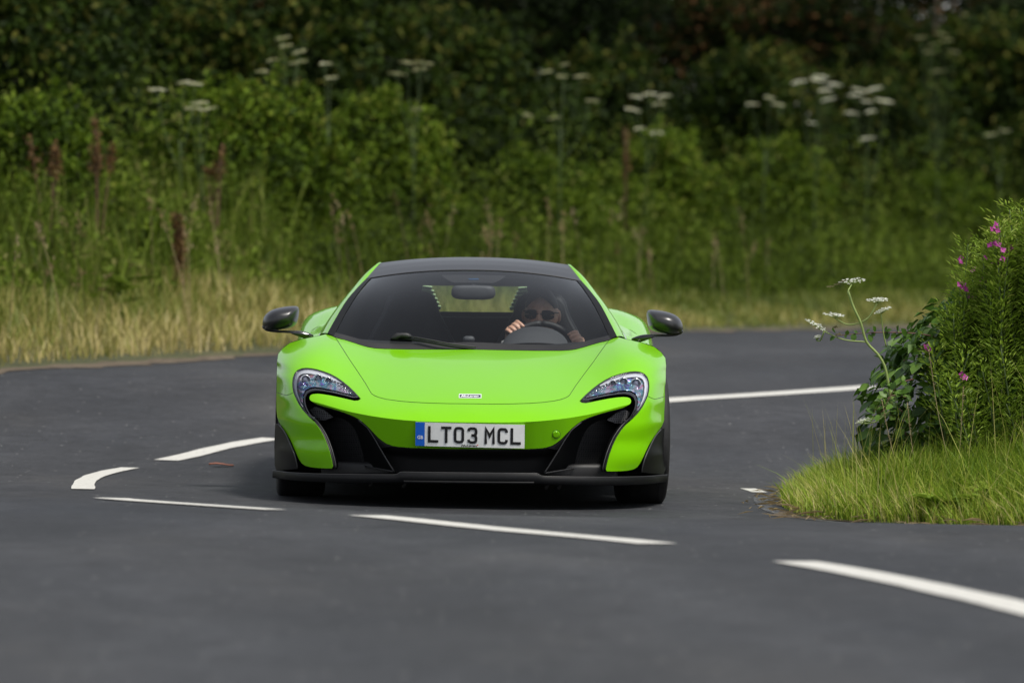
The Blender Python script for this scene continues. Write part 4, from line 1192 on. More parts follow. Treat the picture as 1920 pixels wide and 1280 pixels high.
# ---- front clip: nose and both wings in one skin
crease = A('crease'); crease[-1] = (0, crease[-1][1])
half = rev(crease) + A('tongue_top')[1:] + A('light_top') + A('cheek_seam')[1:] + A('fender_sil')[1:] + A('hood_side')[1:] + A('hood_front')[1:]
half[-1] = (0, half[-1][1])
panel('front_wing_and_nose', both(half[:])[:-1] if False else both(half), F_top, M_PAINT, car, .014, nogap=crease)
half = A('hood_front'); half[-1] = (0, half[-1][1]); half = rev(half) + rev(A('hood_side'))[1:] + A('hood_rear')[1:]
half[-1] = (0, half[-1][1])
bonnet = panel('bonnet', both(half), F_top, M_PAINT, car, .014)
half = rev(crease) + A('band_low')[1:]; half[-1] = (0, half[-1][1])
band = panel('front_bumper', both(half), F_band, M_PAINT, car, .012, nogap=crease)
# dark channel under the bonnet shut line and the wing seams
for s in (-1, 1):
    pth = sx(resample(A('hood_side') + A('hood_front')[1:], 70), s)
    ribbon('shut_line', pth, F_top, -.007, .007, M_TRIM, bonnet, .006)

# ---- bumper corners
for s in (-1, 1):
    half = A('cheek_in') + A('cheek_low')[1:] + rev(A('cheek_seam'))[1:]
    half = [(x * s, z) for x, z in half]
    ck = panel('bumper_corner', half, F_cheek, M_PAINT, car, .013)
    pth = sx(resample(A('cheek_seam'), 12), s)
    ribbon('shut_line', pth, F_top, -.006, .006, M_TRIM, ck, .006)

# ---- headlights
lt, lo, li, lni = A('light_top'), A('light_outer'), A('light_inner'), A('lens_inner')
lamp_outline = lt + lo[1:] + li[1:-1]
lens_outline = lt[1:] + lo[1:-1] + lni
for s in (-1, 1):
    m = lambda P: [(x * s, z) for x, z in P]
    hl = panel('headlight', m(lamp_outline), lambda x, z: F_top(x, z) + .045, M_GLOSSB, car, .014, thick=.0, gap=.0)
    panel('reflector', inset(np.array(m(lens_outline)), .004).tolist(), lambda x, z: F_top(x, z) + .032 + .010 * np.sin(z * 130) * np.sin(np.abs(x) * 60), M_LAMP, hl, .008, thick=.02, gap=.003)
    # glossy black surround between the lens and the paint
    ring = resample(m(lamp_outline), 120, True)
    ar = np.sum(ring[:, 0] * np.roll(ring[:, 1], -1) - np.roll(ring[:, 0], -1) * ring[:, 1])
    r2 = np.vstack([ring, ring[:2]])
    gi = inset(r2[:-2], .006); gi = np.vstack([gi, gi[:2]])
    loft('gasket', [on(F_top, r2, .002), on(F_top, .5 * (r2 + gi), .0005), on(F_top, gi, .004), on(F_top, gi, .05)], M_GLOSSB, hl)
    low = resample(m(li), 60); lo2 = resample(m(lni), 60)
    loft('lower_surround', [on(F_top, low, .001), on(F_top, .6 * low + .4 * lo2, -.001), on(F_top, lo2, .003), on(F_top, lo2, .04)], M_GLOSSB, hl)
    # bright light guide along the top and down the tail
    pth = resample(m(lt[3:] + lo[1:4]), 80); t = np.linspace(0, 1, 80)
    w = .003 + .014 * np.sin(np.pi * np.clip(t * 1.05, 0, 1)) ** .7
    cen = np.mean(np.array(m(lens_outline)), 0)
    N = np.stack([-unit(np.gradient(pth, axis=0))[:, 1], unit(np.gradient(pth, axis=0))[:, 0]], 1)
    sg = np.sign(np.sum(N[30] * (cen - pth[30])))
    rows = [on(F_top, pth + N * sg * (o0 + w[:, None] * k), .014 - .006 * math.sin(math.pi * k)) for o0 in (.0085,) for k in np.linspace(0, 1, 6)]
    loft('light_guide', rows, M_DRL, hl)
    for (x, z, r) in ((.795, .592, .021), (.735, .600, .018), (.685, .590, .015)):
        y = F_top(np.array([x * s]), np.array([z]))[0]
        a = np.linspace(0, 2 * math.pi, 21)[:-1]
        rows = [[(x * s + r * k * math.cos(q), y + dy, z + r * k * math.sin(q)) for q in a] for k, dy in ((1.25, .03), (1.2, .012), (1.0, .010), (.97, .022))]
        loft('lamp_bezel', rows, M_CHROME, hl, closed=True)
        rows = [[(x * s + r * math.sin(p) * math.cos(q), y + .03 - r * .8 * math.cos(p), z + r * math.sin(p) * math.sin(q)) for q in a] for p in np.linspace(.02, 1.5, 7)]
        loft('projector_lens', rows, simple('projector_glass', (.30, .31, .42), .05, coat=1) if 'projector_glass' not in bpy.data.materials else bpy.data.materials['projector_glass'], hl, closed=True)
    for k in range(7):
        x = .66 - k * .0145; z = .584 - k * .0078
        y = F_top(np.array([x * s]), np.array([z]))[0]
        bevel_box('led_element', (x * s, y + .02, z), (.008, .014, .019 - k * .0015), M_CHROME, hl, .0015)
    panel('lens', inset(np.array(m(lens_outline)), .0055).tolist(), F_top, M_LENS, hl, .012, thick=.006, gap=.001)

# ---- side intakes
for s in (-1, 1):
    m = lambda P: sx(P, s)
    tk = empty('side_intake', parent=car)
    wo, wi = m(resample(A('wall_out'), 30)), m(resample(A('wall_in'), 30))
    o3 = on(F_band, wo, .004); i3 = on(F_band, wi, .14)
    rows = [o3 * (1 - t) + i3 * t + np.array([0, .028 * math.sin(math.pi * t), 0]) for t in np.linspace(0, 1, 7)]
    loft('intake_vane', rows, M_BLACK, tk, flip=s > 0)
    bl = m(resample(A('band_low')[2:17], 30)); w1 = m(resample(A('wall_out')[:8], 30))
    b3, w3 = on(F_band, bl, .004), on(F_band, w1, .002)
    rows = [b3 * (1 - t) + w3 * t + np.array([0, -.006 * math.sin(math.pi * t) + .004, 0]) for t in np.linspace(0, 1, 5)]
    loft('intake_surround', rows, M_BLACK, tk)
    tube('vane_edge', on(F_band, m(resample(A('wall_out')[4:], 24)), .0), np.linspace(.002, .0042, 24), M_GREY, tk, 6)  # edge highlight painted as a lighter grey tube
    tube('vane_foot', np.linspace(on(F_band, m(A('wall_out')[-1:]), 0)[0], on(F_band, m(A('wall_in')[-1:]), .10)[0], 8), .0038, M_GREY, tk, 6)
    ci = A('cheek_in')[3:]
    poly = [(x * s, z) for x, z in ci + [(.5, .175)] + rev(A('wall_in'))]
    panel('intake_mesh', poly, lambda x, z: F_band(x, z) + .14, M_MESH, tk, .02, thick=.0, gap=-.004)
    tri = [(.772, .452), (.742, .468), (.70, .452), (.655, .420), (.70, .402), (.735, .405)]
    panel('upper_mesh', [(x * s, z) for x, z in tri], lambda x, z: F_band(x, z) + .06, M_MESH2, tk, .012, thick=.01, gap=0)
    c3 = on(F_cheek, m(resample(A('cheek_in')[1:], 40)), .004)
    c4 = c3 + np.array([-.012 * s, .004, 0]); c5 = c3 + np.array([-.024 * s, .16, 0])
    loft('intake_lip', [c3, .5 * (c3 + c4) - np.array([0, .002, 0]), c4, c5], M_BLACK, tk)
    tube('lip_edge', (c4[5:] + np.array([-.002 * s, 0, 0])), .0028, M_GREY, tk, 6)

# ---- centre lower grille
zb = np.array(A('band_low')); zbx, zbz = zb[::-1, 0], zb[::-1, 1]
bl = [p for p in A('band_low') if p[0] < .45]
half = [(0, .165), (.352, .165)] + rev(A('wall_out')[6:-1]) + bl[1:]
half[-1] = (0, half[-1][1])
def F_low(x, z):
    top = np.interp(np.abs(x), zbx, zbz); t = np.clip((top - np.asarray(z)) / .05, 0, 1)
    return F_band(x, z) + .003 + .10 * t * t * (3 - 2 * t)
panel('lower_grille', both(half)[1:] if False else both(half), F_low, M_TRIM, car, .014, thick=.0, gap=-.003)

# ---- splitter
xk = np.concatenate([-np.linspace(0, .955, 60)[::-1], np.linspace(0, .955, 60)[1:]])
yf = np.interp(np.abs(xk), [0, .2, .33, .45, .6, .75, .86, .93, .955], [-.03, -.026, -.005, .03, .10, .22, .38, .56, .72])
yf = np.convolve(np.pad(yf, 3, mode='edge'), np.ones(7) / 7, 'valid')
st = np.clip((np.abs(xk) - .318) / .03, 0, 1); zt = .176 - .014 * st * st * (3 - 2 * st) - .012 * np.clip((np.abs(xk) - .35) / .6, 0, 1)
zb_ = .126 - .012 * np.clip((np.abs(xk) - .3) / .3, 0, 1)
rows = [np.column_stack([xk, y, z]) for y, z in ((np.maximum(yf + .3, .5), zt - .004), (yf + .03, zt - .002), (yf + .006, zt), (yf, zt - .004), (yf + .002, zb_ + .004), (yf + .008, zb_), (np.maximum(yf + .3, .5), zb_))]
sp = loft('splitter', rows, M_BLACK, car)
tube('splitter_edge', np.column_stack([xk, yf + .003, zt - .001]), .0022, M_GREY, sp, 5)
q = np.abs(xk) < .31
rows = [np.column_stack([xk[q], yf[q] + dy, np.full(q.sum(), z)]) for dy, z in ((.06, .137), (-.004, .136), (-.008, .132), (-.004, .124), (.06, .122))]
loft('splitter_lip', rows, M_BLACK, sp)
for x, y in ((-.47, .25), (.37, .2), (-.31, .2), (.43, .22)):
    bevel_box('undertray_tab', (x, y, .105), (.018, .02, .03), M_TRIM, car, .004, Matrix.Rotation(.5, 3, 'Y'))
for s in (-1, 1):
    bl3 = [(x * s, z) for x, z in A('blade_canard')]
    bd = panel('corner_blade', bl3, lambda x, z: F_cheek(x, z) - .022, M_BLACK, car, .014, thick=.03, gap=.001)
    e = [(x * s, z) for x, z in A('blade_canard')[1:7]]
    tube('blade_edge', on(F_cheek, resample(smooth_line(e), 20), -.022), .0035, M_GREY, bd, 6)  # ridge highlight put into the colour of this grey tube

# ---- number plate, badge, tow eye cover
PX, PZ = .003, .351
def plate_y(x): return F_band(np.asarray(x, float), np.full(np.shape(x), PZ)) * .75 + .004 - .01
def plate_pt(x, z, dy):
    zz = PZ + z - .004 * (x / .26)
    return (PX + x, float(plate_y(np.array([PX + x]))[0]) + dy + .34 * -(z) * .35, zz)
def flat_part(name, x0, x1, z0, z1, dy, th, mat, parent, nx=10, r=0.):
    xx = np.linspace(x0, x1, nx)
    rows = []
    for z, d in ((z0, dy + th), (z0, dy), (z1, dy), (z1, dy + th)):
        rr = [plate_pt(x, (z0 + z1) / 2 + (z - (z0 + z1) / 2) * (1 if 0 < i < nx - 1 or r == 0 else 1 - r), d) for i, x in enumerate(xx)]
        rows.append(rr)
    return loft(name, rows, mat, parent, smooth=False)
plate = flat_part('number_plate', -.258, .258, -.056, .056, -.004, .012, M_PLATE, car, 24)
flat_part('country_band', -.2578, -.2145, -.0555, .0555, -.0052, .003, M_BLUE, plate, 4)
def stroke(name, P, w, closed, parent, mat=M_INK, dy=-.0062, ox=0., oz=0.):
    P = np.asarray(P, float); n = len(P); L, Rr = [], []
    for i in range(n):
        a = P[i] - P[i - 1] if (i > 0 or closed) else P[1] - P[0]
        b = P[(i + 1) % n] - P[i] if (i < n - 1 or closed) else P[-1] - P[-2]
        a, b = unit(a), unit(b); na, nb = np.array([-a[1], a[0]]), np.array([-b[1], b[0]])
        mt = unit(na + nb); k = w / 2 / max(.45, float(mt @ na))
        L.append(P[i] + mt * k); Rr.append(P[i] - mt * k)
    V = [plate_pt(ox + p[0], oz + p[1], dy) for p in L] + [plate_pt(ox + p[0], oz + p[1], dy) for p in Rr]
    Fc = [[i, (i + 1) % n, n + (i + 1) % n, n + i] for i in range(n if closed else n - 1)]
    return V, Fc
def rrect(w, h, r, a0=0, a1=360, k=5):
    pts = []
    for cx, cy, s0 in ((w / 2 - r, h / 2 - r, 0), (-w / 2 + r, h / 2 - r, 90), (-w / 2 + r, -h / 2 + r, 180), (w / 2 - r, -h / 2 + r, 270)):
        for i in range(k): a = R(s0 + 90 * i / (k - 1)); pts.append((cx + r * math.cos(a), cy + r * math.sin(a)))
    return pts
def glyph(ch, cx):
    w, h, t = .0365, .0655, .0128
    l, r_, b, tp = -w / 2, w / 2, -h / 2, h / 2
    if ch == 'L': S = [([(l, tp + t / 2), (l, b), (r_ + t / 2, b)], False)]
    elif ch == 'T': S = [([(l - t / 2, tp), (r_ + t / 2, tp)], False), ([(0, tp), (0, b - t / 2)], False)]
    elif ch == '0': S = [(rrect(w, h, .012), True)]
    elif ch == 'M': S = [([(l, b - t / 2), (l, tp), (0, tp - .034), (r_, tp), (r_, b - t / 2)], False)]
    elif ch == 'C':
        q = rrect(w, h, .012); S = [([(r_, tp - .016)] + q[1:20][0:] [:0] + [(r_ - .0005, tp - .010)] + q[1:15] + q[15:19] + [(r_, b + .016)], False)]
    elif ch == '3':
        up = [(l, tp - .013), (l + .003, tp - .004), (l + .011, tp), (r_ - .011, tp), (r_ - .003, tp - .003), (r_, tp - .011), (r_, .011), (r_ - .003, .004), (r_ - .011, 0), (l + .014, 0)]
        S = [(up, False), ([(x, -z) for x, z in up], False)]
    geos = [stroke('c', P, t, c, plate, ox=cx) for P, c in S]
    for gi_, g in enumerate(geos):
        geos[gi_] = ([(p[0], p[1] - .0002 * gi_, p[2]) for p in g[0]], g[1])
    v, f = merge(geos)
    add_obj('character', py_mesh('character', v, f, False), M_INK, plate)
for ch, u in zip('LT03MCL', (-385, -248.5, -115, 23, 205, 341.5, 476.5)): glyph(ch, u * .000453)

def text_mesh(body, size, shear=0., bold=0.):
    cu = bpy.data.curves.new('txt', 'FONT'); cu.body = body; cu.size = size; cu.shear = shear; cu.align_x = 'CENTER'; cu.align_y = 'CENTER'; cu.offset = bold; cu.resolution_u = 3
    o = bpy.data.objects.new('txt', cu); COL.objects.link(o)
    dg = bpy.context.evaluated_depsgraph_get(); dg.update()
    me = bpy.data.meshes.new_from_object(o.evaluated_get(dg))
    bpy.data.objects.remove(o); bpy.data.curves.remove(cu)
    return me
def text_on_plate(body, size, cx, cz, mat, sxk=1., shear=0., bold=0., name='lettering', dy=-.0066, parent=None):
    me = text_mesh(body, size, shear, bold)
    for v in me.vertices: v.co = plate_pt(cx + v.co.x * sxk, cz + v.co.y, dy)
    me.materials.clear()
    return add_obj(name, me, mat, parent or plate)
text_on_plate('GB', .022, -.2361, -.016, M_WHITE, .95, 0, .0006)
text_on_plate('McLaren', .0125, -.006, -.0495, M_INK, 1.7, .3, .0004)
V = [plate_pt(x, z, -.0066) for x, z in ((.030, -.047), (.036, -.0425), (.0395, -.0425), (.0395, -.045), (.037, -.0475))]
add_obj('red_swoosh', py_mesh('red_swoosh', V, [[0, 1, 2, 3, 4]], False), M_RED, plate)

def on_nose(x, z, dy): return (x, float(F_top(np.array([x]), np.array([z]))[0]) + dy, z)
def nose_quad(name, x0, x1, z0, z1, dy, mat, parent):
    xx = np.linspace(x0, x1, 9)
    return loft(name, [[on_nose(x, z, d) for x in xx] for z, d in ((z0, dy + .006), (z0, dy), (z1, dy), (z1, dy + .006))], mat, parent, smooth=False)
bg = nose_quad('badge', -.0535, .0535, .5212, .5392, -.004, M_WHITE, car)
nose_quad('badge_field', -.0505, .0505, .5242, .5365, -.0055, M_NAVY, bg)
me = text_mesh('McLaren', .0135, .3, .0003)
for v in me.vertices: v.co = on_nose(-.003 + v.co.x * 1.75, .5302 + v.co.y * .85, -.0075)
me.materials.clear(); add_obj('lettering', me, M_WHITE, bg)
a = np.linspace(0, 2 * math.pi, 33)
def ring_pt(x, z, dy): return (x, float(F_band(np.array([x]), np.array([z]))[0]) + dy, z)
cx_, cz_, rr = .4106, .3568, .0185
tow = loft('tow_eye_cover', [[ring_pt(cx_ + rr * k * math.cos(q), cz_ + rr * k * math.sin(q), d) for q in a] for k, d in ((.02, -.0035), (.6, -.0035), (.93, -.003), (1.0, .004))], M_PAINT, car)
tube('cover_gap', [ring_pt(cx_ + (rr + .0012) * math.cos(q), cz_ + (rr + .0012) * math.sin(q), .0004) for q in a], .0012, M_TRIM, tow, 5)

# ------------------------------------------------------------------ windscreen, roof, pillars
hr = np.array(rev(A('hood_rear'))); corner = np.array([.7143, .805])
bx = np.concatenate([hr[:, 0], [.695, .7143]]); bz = np.concatenate([hr[:, 1], [.796, .805]]); bx[0] = 0
def base_pt(x):
    z = np.interp(np.abs(x), bx, bz)
    y = F_top(x, np.minimum(z, .79)) + .006 + np.clip(z - .79, 0, 1) * 4
    return np.column_stack([x, y, z])
def head_pt(u):
    x = .5464 * u
    return np.column_stack([x, 2.0 + .05 * u * u, 1.1203 - .0503 * np.abs(u) ** 2.2])
uu = np.linspace(-1, 1, 49); vv = np.linspace(0, 1, 21)
def screen(u, v, dn=0.):
    b = base_pt(.7143 * u); h = head_pt(u); s = np.sin(np.pi * v)
    P = b * (1 - v) + h * v
    P = P + np.array([0, -.46, .88]) * (.045 * s * (1 - .35 * u ** 2) + dn)[:, None] if not np.isscalar(s) else P + np.array([0, -.46, .88]) * ((.045 * s * (1 - .35 * u ** 2)) + dn)[:, None]
    return P
ws = loft('windscreen', [screen(uu, v) for v in vv], M_GLASS, car)
# black printed border just inside the glass
def frit(name, u0, u1, v0, v1, n=30, k=12):
    rows = [screen(np.linspace(u0, u1, n), v, -.004) for v in np.linspace(v0, v1, k)]
    return loft(name, rows, M_GLOSSB, ws)
frit('screen_border', -1, -.957, 0, 1, 4, 24); frit('screen_border', .957, 1, 0, 1, 4, 24)
ub = np.linspace(-.957, .957, 60)
loft('screen_border', [screen(ub, 0 * 1. + v * 1., -.004) for v in (0, .02, .04)] + [np.array([screen(np.array([u_]), .055 + .05 * max(0, abs(u_) - .55) ** 1.2 * 0 , -.004)[0] for u_ in ub])], M_GLOSSB, ws)
loft('screen_border', [screen(ub, v, -.004) for v in (.945, .97, 1.0)], M_GLOSSB, ws)
for s in (-1, 1):
    loft('screen_trim', [screen(np.array([s * .955, s * .97, s * .985, s * 1.0]), v, .0035) for v in np.linspace(0, 1, 20)], M_BLACK, ws, flip=s < 0)
loft('cowl', [screen(np.linspace(-.96, .96, 60), v, .003) for v in (-.004, .015, .035)] + [np.array([screen(np.array([q]), .05 + .03 * max(0, .5 - abs(q)) , .002)[0] for q in np.linspace(-.96, .96, 60)])], M_TRIM, ws)
# sensor pod behind the mirror
rows = [screen(np.linspace(-w, w, 14), v, -.008) for w, v in ((.30, .95), (.275, .915), (.235, .86), (.19, .815), (.16, .80))]
pod = loft('sensor_pod', rows, M_TRIM, ws)
p0 = screen(np.array([-.045, .045]), .865, -.005); p1 = screen(np.array([-.045, .045]), .845, -.005)
add_obj('sensor_window', py_mesh('sensor_window', [p0[0], p0[1], p1[1], p1[0]], [[0, 3, 2, 1]], False), simple('sensor_blue', (.02, .09, .22), .2, coat=1), pod)

ry = [2.0, 2.12, 2.25, 2.4, 2.6, 2.8, 3.0]; rzc = [1.1203, 1.147, 1.169, 1.183, 1.183, 1.165, 1.125]; rze = [1.07, 1.098, 1.126, 1.149, 1.150, 1.13, 1.085]; rw = [.5464, .525, .503, .482, .472, .465, .455]
rows = []
for k in np.linspace(0, 6, 25):
    f_ = lambda T: np.interp(k, range(7), T)
    rows.append(np.column_stack([f_(rw) * uu, f_(ry) + .05 * uu ** 2 * max(0, 1 - k / 3), f_(rzc) - (f_(rzc) - f_(rze)) * np.abs(uu) ** 2.2 + .003]))
roof = loft('roof', rows, M_ROOF, car)
lead = rows[0]
loft('header_edge', [lead + np.array([0, .004, -.006]), lead + np.array([0, -.003, -.002]), lead + np.array([0, .001, .0012])], M_TRIM, roof)
for s in (-1, 1):
    bc = base_pt(np.array([.7143]))[0]
    I = smooth_line([bc + np.array([0, 0, .002]), bc * .5 + np.array([.5464, 2.05, 1.07]) * .5 + np.array([.004, -.018, .026]), (.5464, 2.05, 1.073), (.525, 2.16, 1.101), (.503, 2.27, 1.129), (.482, 2.4, 1.152), (.472, 2.6, 1.153), (.465, 2.8, 1.133), (.455, 3.0, 1.088)], 60)
    Pp = smooth_line([(.7637, 1.42, .789), (.728, 1.6, .862), (.6768, 1.8, .9406), (.6302, 2.0, 1.0042), (.5591, 2.2, 1.0926), (.497, 2.4, 1.143), (.50, 2.6, 1.128), (.51, 2.8, 1.09), (.53, 3.02, 1.02)], 60)
    rows = [I * (1 - t) + Pp * t + np.array([.25, -.1, .6]) * .012 * math.sin(math.pi * t) for t in np.linspace(0, 1, 7)]
    rows.append(Pp + np.array([-.004, .02, -.008])); rows.append(Pp + np.array([-.03, .05, -.015]))
    rows = [r * np.array([s, 1, 1]) for r in rows]
    loft('roof_pillar', rows, M_PAINT, car, flip=s < 0)
    belt = smooth_line([(.7637, 1.46, .785), (.765, 1.8, .785), (.76, 2.2, .80), (.74, 2.6, .85), (.70, 2.9, .90), (.66, 3.05, .93)], 60)
    G0 = Pp + np.array([-.008, .02, -.006])
    rows = [(G0 * (1 - t) + belt * t + np.array([.012 * math.sin(math.pi * t), 0, 0])) * np.array([s, 1, 1]) for t in np.linspace(0, 1, 6)]
    loft('side_window', rows, M_GLASS_SIDE, car, flip=s < 0)

# ------------------------------------------------------------------ body sides, tail
def side_rows(sections, n=14):
    return [np.array([[x, Y, z] for x, z in resample(smooth_line(np.array(S)), n)]) for Y, S in sections]
fs = [q for q in A('fender_sil') if q[0] < .96][:-2]
fs = sorted(fs, key=lambda q: -q[1])
for s in (-1, 1):
    sc = np.array([s, 1, 1])
    sil = resample(smooth_line(np.array(rev(A('fender_sil')[:10]))), 18)
    first = on(F_top, sil, .002)
    second = np.column_stack([np.minimum(sil[:, 0] - .002, .953), np.maximum(first[:, 1] + .03, 1.12), sil[:, 1] - .002])
    third = np.column_stack([np.linspace(.755, .945, 18) ** 1.0, np.full(18, 1.42), .782 - .24 * np.linspace(0, 1, 18) ** 2.2])
    second[:, 1] = np.maximum(second[:, 1], first[:, 1] + .01)
    loft('front_wing_side', [r * sc for r in (first, .5 * (first + second), second, .5 * (second + third), third)], M_PAINT, car, flip=s > 0)
    D = side_rows([(1.42, [(.755, .782), (.86, .765), (.925, .70), (.945, .54), (.93, .36), (.90, .18)]), (1.8, [(.765, .785), (.86, .765), (.92, .69), (.935, .54), (.915, .36), (.89, .17)]),
                   (2.2, [(.76, .80), (.86, .77), (.915, .69), (.925, .54), (.90, .36), (.89, .17)]), (2.6, [(.74, .85), (.84, .80), (.92, .71), (.94, .56), (.915, .36), (.90, .17)])])
    door = loft('door', [r * sc for r in D], M_PAINT, car, flip=s > 0)
    Q = side_rows([(2.6, [(.74, .85), (.84, .80), (.92, .71), (.94, .56)]), (2.85, [(.70, .905), (.81, .865), (.91, .78), (.95, .60)]), (3.05, [(.66, .928), (.79, .902), (.895, .835), (.957, .63)]),
                   (3.3, [(.62, .935), (.79, .905), (.905, .842), (.962, .64)]), (3.7, [(.60, .915), (.78, .895), (.905, .83), (.962, .66)]), (4.1, [(.58, .885), (.76, .875), (.885, .81), (.945, .64)]), (4.45, [(.55, .865), (.73, .855), (.84, .79), (.90, .62)])], 16)
    rq = loft('rear_quarter', [r * sc for r in Q], M_PAINT, car, flip=s > 0)
    # side air intake mouth ahead of the rear wheel
    mouth = [(2.64, .74), (2.9, .79), (3.02, .70), (2.98, .5), (2.8, .42), (2.66, .5)]
    V = [(s * (.955 if z < .75 else .925), y, z) for y, z in mouth]
    bevel_box('side_air_intake', (s * .93, 2.86, .56), (.06, .26, .26), M_TRIM, car, .02)
    L = side_rows([(1.42, [(.93, .36), (.91, .25), (.88, .14)]), (2.3, [(.90, .36), (.90, .25), (.87, .14)]), (3.28, [(.93, .58), (.92, .3), (.88, .14)])], 6)
    loft('side_sill', [r * sc for r in L], M_BLACK, car, flip=s > 0)
    L = side_rows([(4.06, [(.945, .64), (.94, .45), (.90, .22)]), (4.45, [(.90, .62), (.89, .45), (.86, .25)])], 6)
    loft('rear_bumper_side', [r * sc for r in L], M_PAINT, car, flip=s > 0)
    # louvres on the buttress behind the rear window
    for k in range(6):
        w = .075 - .006 * k
        bevel_box('louvre', (s * (.265 - .012 * k), 3.25 + .03 * k, 1.022 - .021 * k), (w, .05, .009), M_LOUVRE, car, .003, Matrix.Rotation(s * -.12, 3, 'Y') @ Matrix.Rotation(-.35, 3, 'X'))
# engine deck and tail panel
rows = []
for y, w, z in ((2.98, .66, .80), (3.1, .65, .83), (3.4, .62, .85), (3.8, .60, .865), (4.2, .575, .862), (4.45, .55, .855), (4.5, .55, .82), (4.5, .55, .3)):
    rows.append([(w * t, y, z + .01 * (1 - t * t)) for t in np.linspace(-1, 1, 13)])
loft('engine_deck', rows, M_BLACK, car)
rows = [[(x, 4.42 + .04 * (1 - (x / .8) ** 2) + d, z) for x in np.linspace(-.8, .8, 15)] for d, z in ((-.1, .862), (-.1, .872), (.08, .868), (.08, .855))]
loft('rear_wing', rows, M_BLACK, car)
loft('tail_panel', [[(x, 4.46 - .03 * (x / .9) ** 2, z) for x in np.linspace(-.9, .9, 13)] for z in (.85, .6, .25)], M_TRIM, car, flip=True)
# floor, wheel housings
bevel_box('underbody', (0, 2.35, .165), (1.42, 4.1, .09), M_TRIM, car, .02)
bevel_box('front_crash_structure', (0, .72, .33), (1.05, .35, .30), M_TRIM, car, .05)
for s in (-1, 1):
    a_ = np.linspace(-.15, math.pi + .15, 20)
    for Y, r_ in ((1.0, .375), (3.67, .40)):
        rows = [[(s * x, Y + r_ * math.cos(q), .33 + r_ * math.sin(q)) for q in a_] for x in (.66, .9)]
        loft('wheel_arch_liner', rows, M_TRIM, car)
    bevel_box('inner_wheel_wall', (s * .62, 1.0, .36), (.04, .62, .36), M_TRIM, car, .01)

# ---- wheels
def wheel(loc, r, w, yaw, s):
    root = empty('wheel', loc, (0, 0, yaw), car)
    prof = [(-.5, .70), (-.5, .82), (-.49, .93), (-.455, .975), (-.40, .995), (-.2, 1.0), (0, 1.0), (.2, 1.0), (.40, .995), (.455, .975), (.49, .93), (.5, .82), (.5, .70)]
    A_ = np.linspace(0, 2 * math.pi, 49)[:-1]
    rows = [[(p * w, r * q * math.cos(t), r * q * math.sin(t)) for t in A_] for p, q in prof]
    ty = loft('tyre', rows, M_TYRE, root, closed=True)
    for p in (-.28, -.1, .1, .28):        # tread grooves
        rows = [[(w * (p + dx), r * q * math.cos(t), r * q * math.sin(t)) for t in A_] for dx, q in ((-.022, 1.0012), (-.016, .990), (.016, .990), (.022, 1.0012))]
        loft('tread_groove', rows, M_TRIM, ty, closed=True)
    rows = [[(w * p, r * q * math.cos(t), r * q * math.sin(t)) for t in A_] for p, q in ((-.49, .71), (-.42, .69), (-.3, .66), (.3, .66), (.42, .69), (.49, .71))]
    rim = loft('rim', rows, M_RIM, root, closed=True)
    for k in range(10):
        t = 2 * math.pi * k / 10; d = np.array([0, math.cos(t), math.sin(t)]); e = np.array([0, -math.sin(t), math.cos(t)])
        x = s * .40 * w
        v, f = merge([box_geo((0, 0, 0), (1, 1, 1))])
        v = [np.array([x - s * .02 + q[0] * .02, 0, 0]) + d * ((q[1] + .5) * r * .62 + r * .07) + e * q[2] * (.035 - .015 * q[1]) for q in np.array(v)]
        add_obj('spoke', py_mesh('spoke', v, f, False), M_RIM, rim)
    rows = [[(s * .25 * w, r * q * math.cos(t), r * q * math.sin(t)) for t in A_] for q in (.2, .56)]
    loft('brake_disc', rows, M_DISC, root, closed=True)
    rows = [[(s * w * p, r * q * math.cos(t), r * q * math.sin(t)) for t in A_] for p, q in ((.36, .15), (.42, .13), (.42, .01))]
    loft('hub', rows, M_RIM, root, closed=True)
for s in (-1, 1):
    wheel((s * .832, 1.0, .326 - .009 * s), .326, .236, R(4), s)
    wheel((s * .806, 3.67, .345 + .010 - .010 * s), .345, .305, 0, s)

# ---- door mirrors
MIR = [(1.0476, .8498), (1.0438, .8702), (1.0306, .8936), (.9989, .9161), (.9409, .9312), (.8799, .9353), (.8687, .9244), (.8706, .8837), (.879, .8516), (.8992, .8328), (.963, .8176), (1.0153, .8141), (1.0433, .8266)]
ARM = [(1.0504, .8353), (1.0386, .8168), (1.0036, .8055), (.8873, .7992), (.858, .7861), (.8405, .7752), (.8115, .7796), (.7883, .7886), (.8234, .8057), (.8583, .8129), (.9048, .8135), (1.0, .8175)]
def inflate(name, outline, Y, secs, mat, parent, s=1, n=40, c=None):
    O = smooth_line(np.array(outline), n, True); c = O.mean(0) if c is None else np.array(c)
    rows = []
    for dy, k in secs:
        Q = c + (O - c) * k
        rows.append(np.column_stack([Q[:, 0] * s, np.full(n, Y + dy), Q[:, 1]]))
    return loft(name, rows, mat, parent, closed=True, caps=True, flip=s < 0)
